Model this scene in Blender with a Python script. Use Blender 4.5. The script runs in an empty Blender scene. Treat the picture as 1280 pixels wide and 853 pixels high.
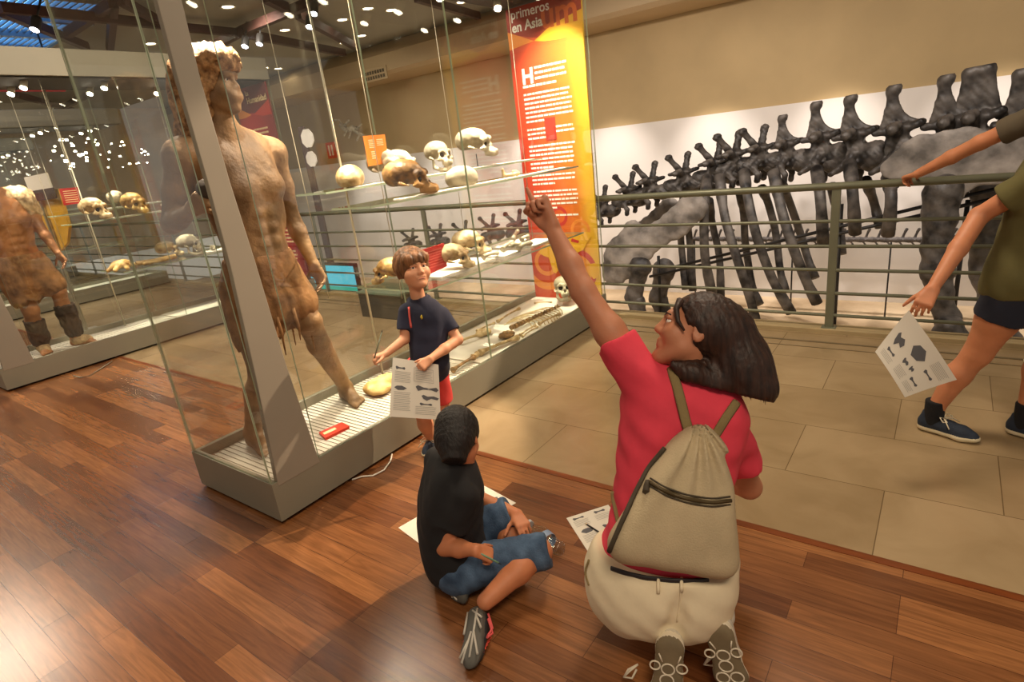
import bpy, math, random
import numpy as np
from mathutils import Vector, Matrix
random.seed(7); np.random.seed(7)
SC = bpy.context.scene
COL = SC.collection
PI = math.pi

# ------------------------------------------------------------------ camera geometry
CX, CY, F = 640.0, 426.5, 726.0
def _n(v):
    v = np.array(v, float); return v/np.linalg.norm(v)
_Y = _n([1200-CX, 114-CY, F]); _X = _n([CX+368, CY-308, -F]); _X = _n(_X-_Y*_X.dot(_Y)); _Z = np.cross(_X, _Y)
CR = np.array([_X, _Y, _Z])            # camera axes in the room (x right, y down, z forward)
EYE = np.array([0, 0, 1.6])
def _ray(x, y): return CR @ np.array([x-CX, y-CY, F])
def aty(x, y, Y): d = _ray(x, y); return EYE + d*(Y/d[1])
def atz(x, y, z): d = _ray(x, y); return EYE + d*((z-1.6)/d[2])
def atx(x, y, X): d = _ray(x, y); return EYE + d*(X/d[0])
def atd(x, y, d): return EYE + _ray(x, y)*(d/F)

# ------------------------------------------------------------------ materials
def lin(c):
    r = []
    for u in c[:3]:
        u = u/255.0
        r.append(u/12.92 if u <= .04045 else ((u+.055)/1.055)**2.4)
    return (r[0], r[1], r[2], 1.0)
MATS = {}
def pm(name, col, rough=.5, metal=0, var=0.0, vscale=6.0, bump=0.0, bscale=40.0, coat=0.0, sss=0.0, emis=0.0, stretch=None, col2=None, trans=0.0, spec=None, detail=4):
    m = bpy.data.materials.new(name); m.use_nodes = True
    nt = m.node_tree; N = nt.nodes; L = nt.links
    b = N['Principled BSDF']
    c = lin(col)
    b.inputs['Base Color'].default_value = c
    b.inputs['Roughness'].default_value = rough
    b.inputs['Metallic'].default_value = metal
    if coat: b.inputs['Coat Weight'].default_value = coat; b.inputs['Coat Roughness'].default_value = .15
    if spec is not None: b.inputs['Specular IOR Level'].default_value = spec
    if sss:
        b.inputs['Subsurface Weight'].default_value = sss
        b.inputs['Subsurface Radius'].default_value = (.9, .35, .2); b.inputs['Subsurface Scale'].default_value = .012
    if trans: b.inputs['Transmission Weight'].default_value = trans
    if emis:
        b.inputs['Emission Color'].default_value = c; b.inputs['Emission Strength'].default_value = emis
    if var or bump or col2:
        tc = N.new('ShaderNodeTexCoord'); mp = N.new('ShaderNodeMapping'); L.new(tc.outputs['Object'], mp.inputs['Vector'])
        if stretch: mp.inputs['Scale'].default_value = stretch
        if var or col2:
            nz = N.new('ShaderNodeTexNoise'); nz.inputs['Scale'].default_value = vscale; nz.inputs['Detail'].default_value = detail
            L.new(mp.outputs['Vector'], nz.inputs['Vector'])
            rp = N.new('ShaderNodeValToRGB')
            lo = tuple(x*(1-var) for x in c[:3])+(1,)
            hi = lin(col2) if col2 else tuple(min(1, x*(1+var)) for x in c[:3])+(1,)
            rp.color_ramp.elements[0].color = lo; rp.color_ramp.elements[1].color = hi
            rp.color_ramp.elements[0].position = .35; rp.color_ramp.elements[1].position = .65
            L.new(nz.outputs['Fac'], rp.inputs['Fac']); L.new(rp.outputs['Color'], b.inputs['Base Color'])
        if bump:
            n2 = N.new('ShaderNodeTexNoise'); n2.inputs['Scale'].default_value = bscale; n2.inputs['Detail'].default_value = 5
            L.new(mp.outputs['Vector'], n2.inputs['Vector'])
            bp = N.new('ShaderNodeBump'); bp.inputs['Strength'].default_value = bump; bp.inputs['Distance'].default_value = .01
            L.new(n2.outputs['Fac'], bp.inputs['Height']); L.new(bp.outputs['Normal'], b.inputs['Normal'])
    MATS[name] = m
    return m
def emit(name, col, strength):
    m = bpy.data.materials.new(name); m.use_nodes = True
    nt = m.node_tree; nt.nodes.clear()
    e = nt.nodes.new('ShaderNodeEmission'); o = nt.nodes.new('ShaderNodeOutputMaterial')
    e.inputs['Color'].default_value = lin(col); e.inputs['Strength'].default_value = strength
    nt.links.new(e.outputs[0], o.inputs[0]); MATS[name] = m
    return m
def glassmat(name, tint, ior=1.5, refl=1.0):
    m = bpy.data.materials.new(name); m.use_nodes = True
    nt = m.node_tree; nt.nodes.clear(); N = nt.nodes; L = nt.links
    out = N.new('ShaderNodeOutputMaterial'); mix = N.new('ShaderNodeMixShader')
    tr = N.new('ShaderNodeBsdfTransparent'); gl = N.new('ShaderNodeBsdfGlossy'); fr = N.new('ShaderNodeFresnel'); ge = N.new('ShaderNodeNewGeometry')
    tr.inputs['Color'].default_value = tint; gl.inputs['Roughness'].default_value = 0.0
    gl.inputs['Color'].default_value = (refl, refl, refl, 1)
    ml = N.new('ShaderNodeMath'); ml.operation = 'MULTIPLY_ADD'
    L.new(ge.outputs['Backfacing'], ml.inputs[0]); ml.inputs[1].default_value = 1/ior-ior; ml.inputs[2].default_value = ior
    L.new(ml.outputs[0], fr.inputs['IOR'])
    L.new(fr.outputs[0], mix.inputs[0]); L.new(tr.outputs[0], mix.inputs[1]); L.new(gl.outputs[0], mix.inputs[2]); L.new(mix.outputs[0], out.inputs[0])
    MATS[name] = m
    return m

# ------------------------------------------------------------------ objects
ORG = {}
def link(o): COL.objects.link(o); return o
def tag(o, label=None, cat=None, group=None, kind=None):
    if label: o['label'] = label
    if cat: o['category'] = cat
    if group: o['group'] = group
    if kind: o['kind'] = kind
    return o
def thing(name, label, cat, loc=(0, 0, 0), rz=0.0, group=None):
    o = bpy.data.objects.new(name, None); o.empty_display_size = .1
    o.location = loc; o.rotation_euler = (0, 0, rz); ORG[o.name] = np.array(loc, float) if rz == 0 else np.zeros(3)
    link(o); return tag(o, label, cat, group)
def place(me, name, mats, parent=None, smooth=None):
    for m in (mats if isinstance(mats, (list, tuple)) else [mats]): me.materials.append(MATS[m] if isinstance(m, str) else m)
    o = bpy.data.objects.new(name, me); link(o)
    if parent is not None: o.parent = parent
    return o
def copy_tree(o, parent=None):
    c = o.copy(); COL.objects.link(c)
    c.parent = parent
    for ch in list(o.children): copy_tree(ch, c)
    return c
def dup(o, loc, rot=(0, 0, 0), label=None, scale=None, name=None):
    c = copy_tree(o); c.location = loc; c.rotation_euler = rot
    if scale: c.scale = (scale,)*3 if isinstance(scale, (int, float)) else scale
    if label: c['label'] = label
    return c
def orgof(parent):
    p = parent
    while p is not None and p.parent is not None: p = p.parent
    return ORG.get(p.name, np.zeros(3)) if p is not None else np.zeros(3)

def frame_of(d, up=(0, 0, 1)):
    d = _n(d); u = np.array(up, float)
    if abs(d.dot(_n(u))) > .97: u = np.array([1.0, 0, 0]) if abs(d[0]) < .9 else np.array([0, 1.0, 0])
    s = _n(np.cross(u, d)); t = np.cross(d, s)
    return s, t, d
class MB:
    def __init__(s): s.v = []; s.f = []; s.m = []; s.sm = []
    def add(s, vs, fs, mi=0, smooth=False):
        b = len(s.v); s.v.extend([tuple(map(float, p)) for p in vs])
        for f in fs: s.f.append(tuple(b+i for i in f)); s.m.append(mi); s.sm.append(smooth)
        return s
    def box(s, lo, hi, mi=0):
        x0, y0, z0 = lo; x1, y1, z1 = hi
        return s.add([(x0,y0,z0),(x1,y0,z0),(x1,y1,z0),(x0,y1,z0),(x0,y0,z1),(x1,y0,z1),(x1,y1,z1),(x0,y1,z1)],
                     [(0,3,2,1),(4,5,6,7),(0,1,5,4),(1,2,6,5),(2,3,7,6),(3,0,4,7)], mi)
    def obox(s, c, half, ax, mi=0):     # ax: three axis vectors
        c = np.array(c, float); vs = []
        for k in (-1, 1):
            for (i, j) in ((-1,-1),(1,-1),(1,1),(-1,1)):
                vs.append(c+np.array(ax[0])*half[0]*i+np.array(ax[1])*half[1]*j+np.array(ax[2])*half[2]*k)
        return s.add(vs, [(0,3,2,1),(4,5,6,7),(0,1,5,4),(1,2,6,5),(2,3,7,6),(3,0,4,7)], mi)
    def bar(s, a, b, w, t, mi=0, up=(0, 0, 1)):
        a = np.array(a, float); b = np.array(b, float); sx, sy, d = frame_of(b-a, up)
        return s.obox((a+b)/2, (w/2, t/2, np.linalg.norm(b-a)/2), (sx, sy, d), mi)
    def tube(s, pts, r, n=10, mi=0, caps=True, squash=None, smooth=True):
        pts = [np.array(p, float) for p in pts]; k = len(pts)
        rs = [r]*k if isinstance(r, (int, float)) else list(r)
        vs = []; fs = []
        prev = None
        for i in range(k):
            d = pts[min(i+1, k-1)]-pts[max(i-1, 0)]
            if np.linalg.norm(d) < 1e-9: d = np.array([0, 0, 1.0])
            d = _n(d)
            if prev is None: sx, sy, _ = frame_of(d)
            else:
                sx = prev-d*prev.dot(d); sx = _n(sx); sy = np.cross(d, sx)
            prev = sx
            for j in range(n):
                a = 2*PI*j/n
                off = sx*math.cos(a)+sy*math.sin(a)
                if squash is not None:
                    ax = np.array(squash[0]); off = off+ax*(off.dot(ax))*(squash[1]-1)
                vs.append(pts[i]+off*rs[i])
        for i in range(k-1):
            for j in range(n):
                fs.append((i*n+j, i*n+(j+1) % n, (i+1)*n+(j+1) % n, (i+1)*n+j))
        s.add(vs, fs, mi, smooth)
        if caps:
            b = len(s.v)-k*n
            s.f.append(tuple(b+j for j in reversed(range(n)))); s.m.append(mi); s.sm.append(False)
            s.f.append(tuple(b+(k-1)*n+j for j in range(n))); s.m.append(mi); s.sm.append(False)
        return s
    def cyl(s, a, b, r, n=16, mi=0, r2=None):
        return s.tube([a, b], [r, r if r2 is None else r2], n, mi)
    def lathe(s, prof, c=(0, 0, 0), n=20, mi=0, smooth=True):
        vs = []; fs = []
        for (r, z) in prof:
            for j in range(n):
                a = 2*PI*j/n; vs.append((c[0]+r*math.cos(a), c[1]+r*math.sin(a), c[2]+z))
        for i in range(len(prof)-1):
            for j in range(n): fs.append((i*n+j, i*n+(j+1) % n, (i+1)*n+(j+1) % n, (i+1)*n+j))
        return s.add(vs, fs, mi, smooth)
    def poly(s, pts, thick, nrm, mi=0):
        """a flat outline with a real thickness along nrm"""
        pts = [np.array(p, float) for p in pts]; o = np.array(nrm, float)*thick; k = len(pts)
        fs = [tuple(range(k)), tuple(reversed(range(k, 2*k)))]
        for i in range(k): fs.append((i, i+k, (i+1) % k+k, (i+1) % k))
        return s.add(pts+[p-o for p in pts], fs, mi)
    def grid(s, fn, nu, nv, mi=0, smooth=True, closed=False):
        vs = [fn(i/nu, j/nv) for j in range(nv+1) for i in range(nu+1)]
        fs = [(j*(nu+1)+i, j*(nu+1)+i+1, (j+1)*(nu+1)+i+1, (j+1)*(nu+1)+i) for j in range(nv) for i in range(nu)]
        return s.add(vs, fs, mi, smooth)
    def build(s, name, mats, parent=None, bevel=0, origin=None, solid=0):
        org = orgof(parent) if origin is None else np.array(origin, float)
        me = bpy.data.meshes.new(name)
        v = np.array(s.v)-org
        me.from_pydata(v.tolist(), [], s.f)
        me.polygons.foreach_set('material_index', s.m); me.polygons.foreach_set('use_smooth', s.sm)
        me.update()
        o = place(me, name, mats, parent)
        if origin is not None and parent is None: o.location = origin
        if solid:
            md = o.modifiers.new('thickness', 'SOLIDIFY'); md.thickness = solid; md.offset = 0
        if bevel:
            md = o.modifiers.new('bevel', 'BEVEL'); md.width = bevel; md.segments = 2; md.limit_method = 'ANGLE'; md.angle_limit = .7
        return o

# ------------------------------------------------------------------ distance-field modelling
def cap(a, b, ra, rb=None, sq=None):
    a = np.array(a, float); b = np.array(b, float); rb = ra if rb is None else rb
    R = max(ra, rb)*(max(1, sq[1]) if sq else 1)
    lo = np.minimum(a, b)-R; hi = np.maximum(a, b)+R; d = b-a; dd = max(d.dot(d), 1e-12)
    def fn(X, Y, Z):
        px, py, pz = X-a[0], Y-a[1], Z-a[2]
        if sq:
            n = _n(sq[0]); c = (px*n[0]+py*n[1]+pz*n[2])
            t = np.clip((px*d[0]+py*d[1]+pz*d[2])/dd, 0, 1)
            qx, qy, qz = px-d[0]*t, py-d[1]*t, pz-d[2]*t
            c = (qx*n[0]+qy*n[1]+qz*n[2])*(1/sq[1]-1)
            return np.sqrt((qx+n[0]*c)**2+(qy+n[1]*c)**2+(qz+n[2]*c)**2)-(ra+(rb-ra)*t)
        t = np.clip((px*d[0]+py*d[1]+pz*d[2])/dd, 0, 1)
        return np.sqrt((px-d[0]*t)**2+(py-d[1]*t)**2+(pz-d[2]*t)**2)-(ra+(rb-ra)*t)
    return lo, hi, fn
def ell(c, r, rot=None):
    c = np.array(c, float); r = np.array([r]*3 if isinstance(r, (int, float)) else r, float)
    M = np.eye(3) if rot is None else np.array(rot, float)      # rows: local axes
    e = np.sqrt(((M*r[:, None])**2).sum(0))
    def fn(X, Y, Z):
        px, py, pz = X-c[0], Y-c[1], Z-c[2]
        q = [(px*M[i, 0]+py*M[i, 1]+pz*M[i, 2])/r[i] for i in range(3)]
        k0 = np.sqrt(q[0]**2+q[1]**2+q[2]**2)
        k1 = np.sqrt((q[0]/r[0])**2+(q[1]/r[1])**2+(q[2]/r[2])**2)+1e-9
        return k0*(k0-1)/k1
    return c-e, c+e, fn
def rbx(c, half, r=.0, rot=None):
    c = np.array(c, float); hf = np.array(half, float)-r; M = np.eye(3) if rot is None else np.array(rot, float)
    e = np.sqrt(((M*np.array(half)[:, None])**2).sum(0))*1.8
    def fn(X, Y, Z):
        px, py, pz = X-c[0], Y-c[1], Z-c[2]
        q = [np.abs(px*M[i, 0]+py*M[i, 1]+pz*M[i, 2])-hf[i] for i in range(3)]
        return np.sqrt(np.maximum(q[0], 0)**2+np.maximum(q[1], 0)**2+np.maximum(q[2], 0)**2)+np.minimum(np.maximum(q[0], np.maximum(q[1], q[2])), 0)-r
    return c-e, c+e, fn
class SD:
    def __init__(s, lo, hi, h):
        s.lo = np.array(lo, float); s.h = h
        s.n = np.ceil((np.array(hi, float)-s.lo)/h).astype(int)+1
        s.F = np.full(tuple(s.n), 5.0, np.float32)
        s.ax = [(s.lo[i]+np.arange(s.n[i])*h).astype(np.float32) for i in range(3)]
    def _win(s, lo, hi, pad):
        a = np.clip(np.floor((lo-pad-s.lo)/s.h).astype(int), 0, s.n); b = np.clip(np.ceil((hi+pad-s.lo)/s.h).astype(int)+1, 0, s.n)
        if (b <= a).any(): return None
        sl = tuple(slice(a[i], b[i]) for i in range(3))
        return sl, s.ax[0][sl[0]][:, None, None], s.ax[1][sl[1]][None, :, None], s.ax[2][sl[2]][None, None, :]
    def add(s, p, k=.0):
        w = s._win(p[0], p[1], 3*s.h+k)
        if w is None: return s
        sl, X, Y, Z = w; d = p[2](X, Y, Z).astype(np.float32); A = s.F[sl]
        if k > 0:
            hh = np.maximum(k-np.abs(A-d), 0)/k; s.F[sl] = np.minimum(A, d)-hh*hh*k*.25
        else: s.F[sl] = np.minimum(A, d)
        return s
    def sub(s, p, k=.0):
        w = s._win(p[0], p[1], 3*s.h+k)
        if w is None: return s
        sl, X, Y, Z = w; d = -p[2](X, Y, Z).astype(np.float32); A = s.F[sl]
        if k > 0:
            hh = np.maximum(k-np.abs(A-d), 0)/k; s.F[sl] = np.maximum(A, d)+hh*hh*k*.25
        else: s.F[sl] = np.maximum(A, d)
        return s
    def chain(s, pts, rs, k=.0, sq=None):
        for i in range(len(pts)-1): s.add(cap(pts[i], pts[i+1], rs[i], rs[i+1], sq), k)
        return s
    def cut(s, p, n, k=0.0):             # removes the side n points to
        n = _n(n); p = np.array(p, float)
        d = ((s.ax[0][:, None, None]-p[0])*n[0]+(s.ax[1][None, :, None]-p[1])*n[1]+(s.ax[2][None, None, :]-p[2])*n[2]).astype(np.float32)
        if k > 0:
            hh = np.maximum(k-np.abs(s.F-d), 0)/k; s.F = np.maximum(s.F, d)+hh*hh*k*.25
        else: s.F = np.maximum(s.F, d)
        return s
    def disp(s, fn, band=.04):
        s.F = np.where(np.abs(s.F) < band, s.F+fn(s.ax[0][:, None, None], s.ax[1][None, :, None], s.ax[2][None, None, :]), s.F).astype(np.float32)
        return s
    def minus(s, o, off=0.0): s.F = np.maximum(s.F, -(o.F+off)); return s
    def mesh(s, name, mats, parent=None, smooth=1, origin=None, matfn=None):
        Fv = s.F
        Fv[0] = Fv[-1] = 5; Fv[:, 0] = Fv[:, -1] = 5; Fv[:, :, 0] = Fv[:, :, -1] = 5
        sg = Fv < 0
        cnt = np.zeros(tuple(s.n-1), np.uint8)
        off = [(i, j, k) for i in (0, 1) for j in (0, 1) for k in (0, 1)]
        nx, ny, nz = s.n
        for (i, j, k) in off: cnt += sg[i:nx-1+i, j:ny-1+j, k:nz-1+k]
        act = np.argwhere((cnt > 0) & (cnt < 8))
        ids = np.full(cnt.shape, -1, np.int32); ids[act[:, 0], act[:, 1], act[:, 2]] = np.arange(len(act))
        vals = np.stack([Fv[act[:, 0]+i, act[:, 1]+j, act[:, 2]+k] for (i, j, k) in off], 1)
        acc = np.zeros((len(act), 3)); num = np.zeros(len(act))
        O = np.array(off, float)
        for a in range(8):
            for b in range(a+1, 8):
                if abs(O[a]-O[b]).sum() != 1: continue
                fa, fb = vals[:, a], vals[:, b]; mk = (fa < 0) != (fb < 0)
                t = np.where(mk, fa/np.where(mk, fa-fb, 1), 0)
                acc += np.where(mk[:, None], O[a]+(O[b]-O[a])*t[:, None], 0); num += mk
        V = s.lo+(act+acc/np.maximum(num, 1)[:, None])*s.h
        Q = []
        for axn in range(3):
            a, b = [x for x in range(3) if x != axn]
            s0 = [slice(1, None)]*3; s1 = [slice(1, None)]*3
            s0[axn] = slice(0, -1); s1[axn] = slice(1, None)
            S0, S1 = sg[tuple(s0)], sg[tuple(s1)]
            ed = np.argwhere(S0 != S1)
            if not len(ed): continue
            inside0 = S0[ed[:, 0], ed[:, 1], ed[:, 2]]
            base = ed.copy(); base[:, a] += 1; base[:, b] += 1
            def cid(da, db):
                c = base.copy(); c[:, a] += da; c[:, b] += db
                c = np.minimum(c, np.array(cnt.shape)-1)
                return ids[c[:, 0], c[:, 1], c[:, 2]]
            q = np.stack([cid(-1, -1), cid(0, -1), cid(0, 0), cid(-1, 0)], 1)
            flip = inside0 if axn != 1 else ~inside0
            q = np.where(flip[:, None], q, q[:, ::-1])
            Q.append(q)
        Q = np.concatenate(Q) if Q else np.zeros((0, 4), int)
        Q = Q[(Q >= 0).all(1)]
        for _ in range(smooth):
            S = np.zeros_like(V); c = np.zeros(len(V))
            for i in range(4):
                for j in (1, 3):
                    np.add.at(S, Q[:, i], V[Q[:, (i+j) % 4]]); np.add.at(c, Q[:, i], 1)
            V = .5*V+.5*S/np.maximum(c, 1)[:, None]
        org = orgof(parent) if origin is None else np.array(origin, float)
        me = bpy.data.meshes.new(name)
        me.vertices.add(len(V)); me.vertices.foreach_set('co', (V-org).astype(np.float32).ravel())
        me.loops.add(len(Q)*4); me.loops.foreach_set('vertex_index', Q.astype(np.int32).ravel())
        me.polygons.add(len(Q)); me.polygons.foreach_set('loop_start', np.arange(len(Q), dtype=np.int32)*4)
        me.polygons.foreach_set('use_smooth', np.ones(len(Q), bool))
        if matfn is not None:
            me.polygons.foreach_set('material_index', matfn(V[Q].mean(1)).astype(np.int32))
        me.update(calc_edges=True)
        o = place(me, name, mats, parent)
        if origin is not None and parent is None: o.location = origin
        return o

# ------------------------------------------------------------------ lettering
def text_mesh(mb, txt, size, org, ax, ay, mi=0, lift=.0, bold=0.0, thick=0.0006):
    """adds lettering to a mesh: org lower-left corner, ax / ay unit vectors of the written line and its height"""
    cu = bpy.data.curves.new('lettering', 'FONT'); cu.body = txt; cu.size = size; cu.offset = bold; cu.resolution_u = 3
    o = bpy.data.objects.new('lettering', cu); link(o)
    dg = bpy.context.evaluated_depsgraph_get(); ev = o.evaluated_get(dg); me = ev.to_mesh()
    org = np.array(org, float); ax = np.array(ax, float); ay = np.array(ay, float); nn = np.cross(ax, ay)
    vs = [org+ax*v.co.x+ay*v.co.y+nn*lift for v in me.vertices]
    mb.add(vs, [tuple(p.vertices) for p in me.polygons], mi)
    w = max([v.co.x for v in me.vertices], default=0)
    ev.to_mesh_clear(); bpy.data.objects.remove(o); bpy.data.curves.remove(cu)
    return w
def snoise(s1, s2, s3, ph=0.0):
    return lambda X, Y, Z: (np.sin(X*s1+1.3*np.sin(Z*s3*.7+ph)+ph)*np.sin(Y*s2+1.7*np.sin(X*s1*.6)+2*ph)*np.sin(Z*s3+1.1*np.sin(Y*s2*.8)+ph*3))
# ------------------------------------------------------------------ materials of the place
def wood_floor():
    m = bpy.data.materials.new('jatoba_boards'); m.use_nodes = True; nt = m.node_tree; N = nt.nodes; L = nt.links
    b = N['Principled BSDF']; tc = N.new('ShaderNodeTexCoord')
    br = N.new('ShaderNodeTexBrick'); br.offset = .37; br.offset_frequency = 3; br.squash = 1
    br.inputs['Scale'].default_value = 1; br.inputs['Brick Width'].default_value = .82; br.inputs['Row Height'].default_value = .094
    br.inputs['Mortar Size'].default_value = .0012; br.inputs['Mortar Smooth'].default_value = .3; br.inputs['Bias'].default_value = .0
    br.inputs['Color1'].default_value = lin((158, 106, 64)); br.inputs['Color2'].default_value = lin((102, 59, 32)); br.inputs['Mortar'].default_value = lin((84, 48, 26))
    L.new(tc.outputs['Object'], br.inputs['Vector'])
    mp = N.new('ShaderNodeMapping'); mp.inputs['Scale'].default_value = (2.2, 34, 1); L.new(tc.outputs['Object'], mp.inputs['Vector'])
    nz = N.new('ShaderNodeTexNoise'); nz.inputs['Scale'].default_value = 1.6; nz.inputs['Detail'].default_value = 6; nz.inputs['Distortion'].default_value = 1.2
    L.new(mp.outputs['Vector'], nz.inputs['Vector'])
    rp = N.new('ShaderNodeValToRGB'); rp.color_ramp.elements[0].position = .3; rp.color_ramp.elements[0].color = (.62, .58, .55, 1); rp.color_ramp.elements[1].position = .7; rp.color_ramp.elements[1].color = (1.12, 1.1, 1.08, 1)
    L.new(nz.outputs['Fac'], rp.inputs['Fac'])
    mx = N.new('ShaderNodeMix'); mx.data_type = 'RGBA'; mx.blend_type = 'MULTIPLY'; mx.inputs[0].default_value = 1
    L.new(br.outputs['Color'], mx.inputs[6]); L.new(rp.outputs['Color'], mx.inputs[7]); L.new(mx.outputs[2], b.inputs['Base Color'])
    b.inputs['Roughness'].default_value = .27; b.inputs['Coat Weight'].default_value = .3; b.inputs['Coat Roughness'].default_value = .22
    bp = N.new('ShaderNodeBump'); bp.inputs['Strength'].default_value = .12; bp.inputs['Distance'].default_value = .003
    L.new(br.outputs['Fac'], bp.inputs['Height']); bp.invert = True; L.new(bp.outputs['Normal'], b.inputs['Normal'])
    MATS['wood'] = m
wood_floor()
def tile_floor():
    m = bpy.data.materials.new('cream_marble'); m.use_nodes = True; nt = m.node_tree; N = nt.nodes; L = nt.links
    b = N['Principled BSDF']; tc = N.new('ShaderNodeTexCoord')
    mp = N.new('ShaderNodeMapping'); mp.inputs['Location'].default_value = (.5, -.12, 0); L.new(tc.outputs['Object'], mp.inputs['Vector'])
    br = N.new('ShaderNodeTexBrick'); br.offset = .5
    br.inputs['Scale'].default_value = 1; br.inputs['Brick Width'].default_value = .8; br.inputs['Row Height'].default_value = .5
    br.inputs['Mortar Size'].default_value = .0022; br.inputs['Mortar Smooth'].default_value = .2
    br.inputs['Color1'].default_value = lin((168, 146, 113)); br.inputs['Color2'].default_value = lin((154, 132, 100)); br.inputs['Mortar'].default_value = lin((112, 92, 66))
    L.new(mp.outputs['Vector'], br.inputs['Vector'])
    nz = N.new('ShaderNodeTexNoise'); nz.inputs['Scale'].default_value = 3.2; nz.inputs['Detail'].default_value = 8; nz.inputs['Distortion'].default_value = .8
    L.new(tc.outputs['Object'], nz.inputs['Vector'])
    rp = N.new('ShaderNodeValToRGB'); rp.color_ramp.elements[0].position = .35; rp.color_ramp.elements[0].color = (.86, .84, .8, 1); rp.color_ramp.elements[1].position = .65; rp.color_ramp.elements[1].color = (1.05, 1.05, 1.05, 1)
    L.new(nz.outputs['Fac'], rp.inputs['Fac'])
    mx = N.new('ShaderNodeMix'); mx.data_type = 'RGBA'; mx.blend_type = 'MULTIPLY'; mx.inputs[0].default_value = 1
    L.new(br.outputs['Color'], mx.inputs[6]); L.new(rp.outputs['Color'], mx.inputs[7]); L.new(mx.outputs[2], b.inputs['Base Color'])
    b.inputs['Roughness'].default_value = .22
    MATS['tile'] = m
tile_floor()
pm('ochre_wall', (190, 166, 122), .85, var=.05, vscale=1.5, bump=.04, bscale=60)
pm('white_board', (232, 226, 218), .8, var=.03, vscale=.8)
pm('sand', (206, 178, 140), .95, var=.22, vscale=1.4, bump=.6, bscale=5, col2=(226, 202, 166))
pm('ceiling_paint', (168, 164, 148), .9, bump=.15, bscale=120)
pm('brown_steel', (72, 43, 34), .6, var=.1)
pm('soffit_paint', (196, 172, 134), .75)
pm('vent_dark', (70, 62, 48), .6)
pm('sage_steel', (124, 126, 106), .42, metal=.35, var=.06)
pm('case_grey', (138, 133, 116), .55, var=.03, vscale=3)
pm('stile_grey', (150, 141, 126), .6, var=.03, vscale=3)
pm('case_dark', (46, 42, 36), .7)
pm('deck_white', (236, 230, 216), .7)
pm('deck_ribbed', (206, 200, 186), .7)
pm('edge_green', (176, 190, 160), .15, spec=.8)
pm('rod_pale', (222, 214, 186), .3, metal=.2)
pm('black_iron', (34, 32, 30), .5)
glassmat('glass', (.975, .98, .97, 1))
glassmat('shelf_glass', (.955, .98, .962, 1))
emit('lamp_warm', (255, 240, 214), 30)
emit('lamp_cool', (236, 232, 255), 46)
emit('lamp_soft', (255, 244, 226), 16)
emit('sky_glow', (118, 190, 255), 2.4)
emit('screen_blue', (86, 190, 208), 1.1)
emit('screen_teal', (70, 178, 150), .9)

def struct(mb, name, mats, **k): return tag(mb.build(name, mats, origin=(0, 0, 0), **k), kind='structure')
struct(MB().box((-20, -6, -.1), (7, 2.15, 0)), 'floor', 'wood')
struct(MB().box((-20, 2.15, -.3), (7, 4.65, 0)), 'floor_landing', 'tile')
struct(MB().box((-20, 2.115, 0), (7, 2.15, .0025)), 'trim_1', pm('edge_board', (120, 62, 28), .3, var=.25, vscale=3, stretch=(1, 12, 1)))
struct(MB().box((-20, 4.65, -.3), (7, 4.79, .035)), 'trim_2', pm('kerb_stone', (176, 156, 118), .5, var=.12, vscale=5, stretch=(1, 8, 1)), bevel=.005)
struct(MB().box((-20, 4.44, 0), (7, 4.462, .003)).box((-20, 4.33, 0), (7, 4.337, .003)), 'trim_3', pm('joint_metal', (128, 112, 84), .4, metal=.4))
struct(MB().box((-20, 4.79, -1.6), (7, 10.3, -1.35)), 'floor_lower', 'sand')
struct(MB().box((-20, 10.38, -1.6), (7, 10.55, 4.3)), 'wall_back', 'ochre_wall')
struct(MB().box((-20, 10.3, -1.35), (7, 10.38, 1.72)), 'wall_back_cladding', 'white_board')
struct(MB().box((-20.2, -6, -.1), (-20, 10.5, 4.3)), 'wall_side', 'ochre_wall')
struct(MB().box((-20, -6, 4.0), (-13.2, 10.5, 4.15)).box((-13.2, -6, 4.0), (-9.3, 2.4, 4.15)).box((-13.2, 4.3, 4.0), (-9.3, 10.5, 4.15)).box((-9.3, -6, 4.0), (7, 10.5, 4.15)), 'ceiling', 'ceiling_paint')
m = MB()
m.poly([(-20, 9.5, 3.42), (-20, 9.5, 3.75), (-20, 9.75, 4.0), (-20, 10.38, 4.0), (-20, 10.38, 3.32), (-20, 9.62, 3.36)], 27, (-1, 0, 0))
struct(m, 'trim_4', 'soffit_paint')
# air vents in the soffit
for (x, y) in ((470, 93), (322, 113)):
    c = aty(x, y, 9.49)
    t = thing('air_vent', 'perforated air vent in the long soffit, ' + ('the one nearer the orange text banner' if x > 400 else 'the one beside the dark red text banner'), 'vent', tuple(c), group='air vents in the soffit')
    f = MB().box((c[0]-.36, c[1]-.03, c[2]-.13), (c[0]+.36, c[1], c[2]+.13)); f.build('vent_frame', 'soffit_paint', t, bevel=.01)
    g = MB()
    for r in range(2):
        for k in range(8): g.box((c[0]-.32+k*.08, c[1]-.036, c[2]-.09+r*.1), (c[0]-.265+k*.08, c[1]-.03, c[2]-.025+r*.1))
    g.build('grille', 'vent_dark', t)
# roof light with louvres over the far end of the hall
def ceilpt(x, y, z): return atz(x, y, z)
struct(MB().box((-13.2, 2.4, 4.1), (-9.3, 4.3, 4.13)), 'window_1', 'sky_glow')
lv = MB()
for k in range(22): lv.box((-13.2, 2.4+k*.088, 4.02), (-9.3, 2.425+k*.088, 4.06))
for x in (-12.3, -11.3, -10.3): lv.box((x-.05, 2.4, 3.97), (x+.05, 4.3, 4.07))
struct(lv, 'window_1_frame', pm('louvre', (120, 140, 160), .4, metal=.5))
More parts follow.
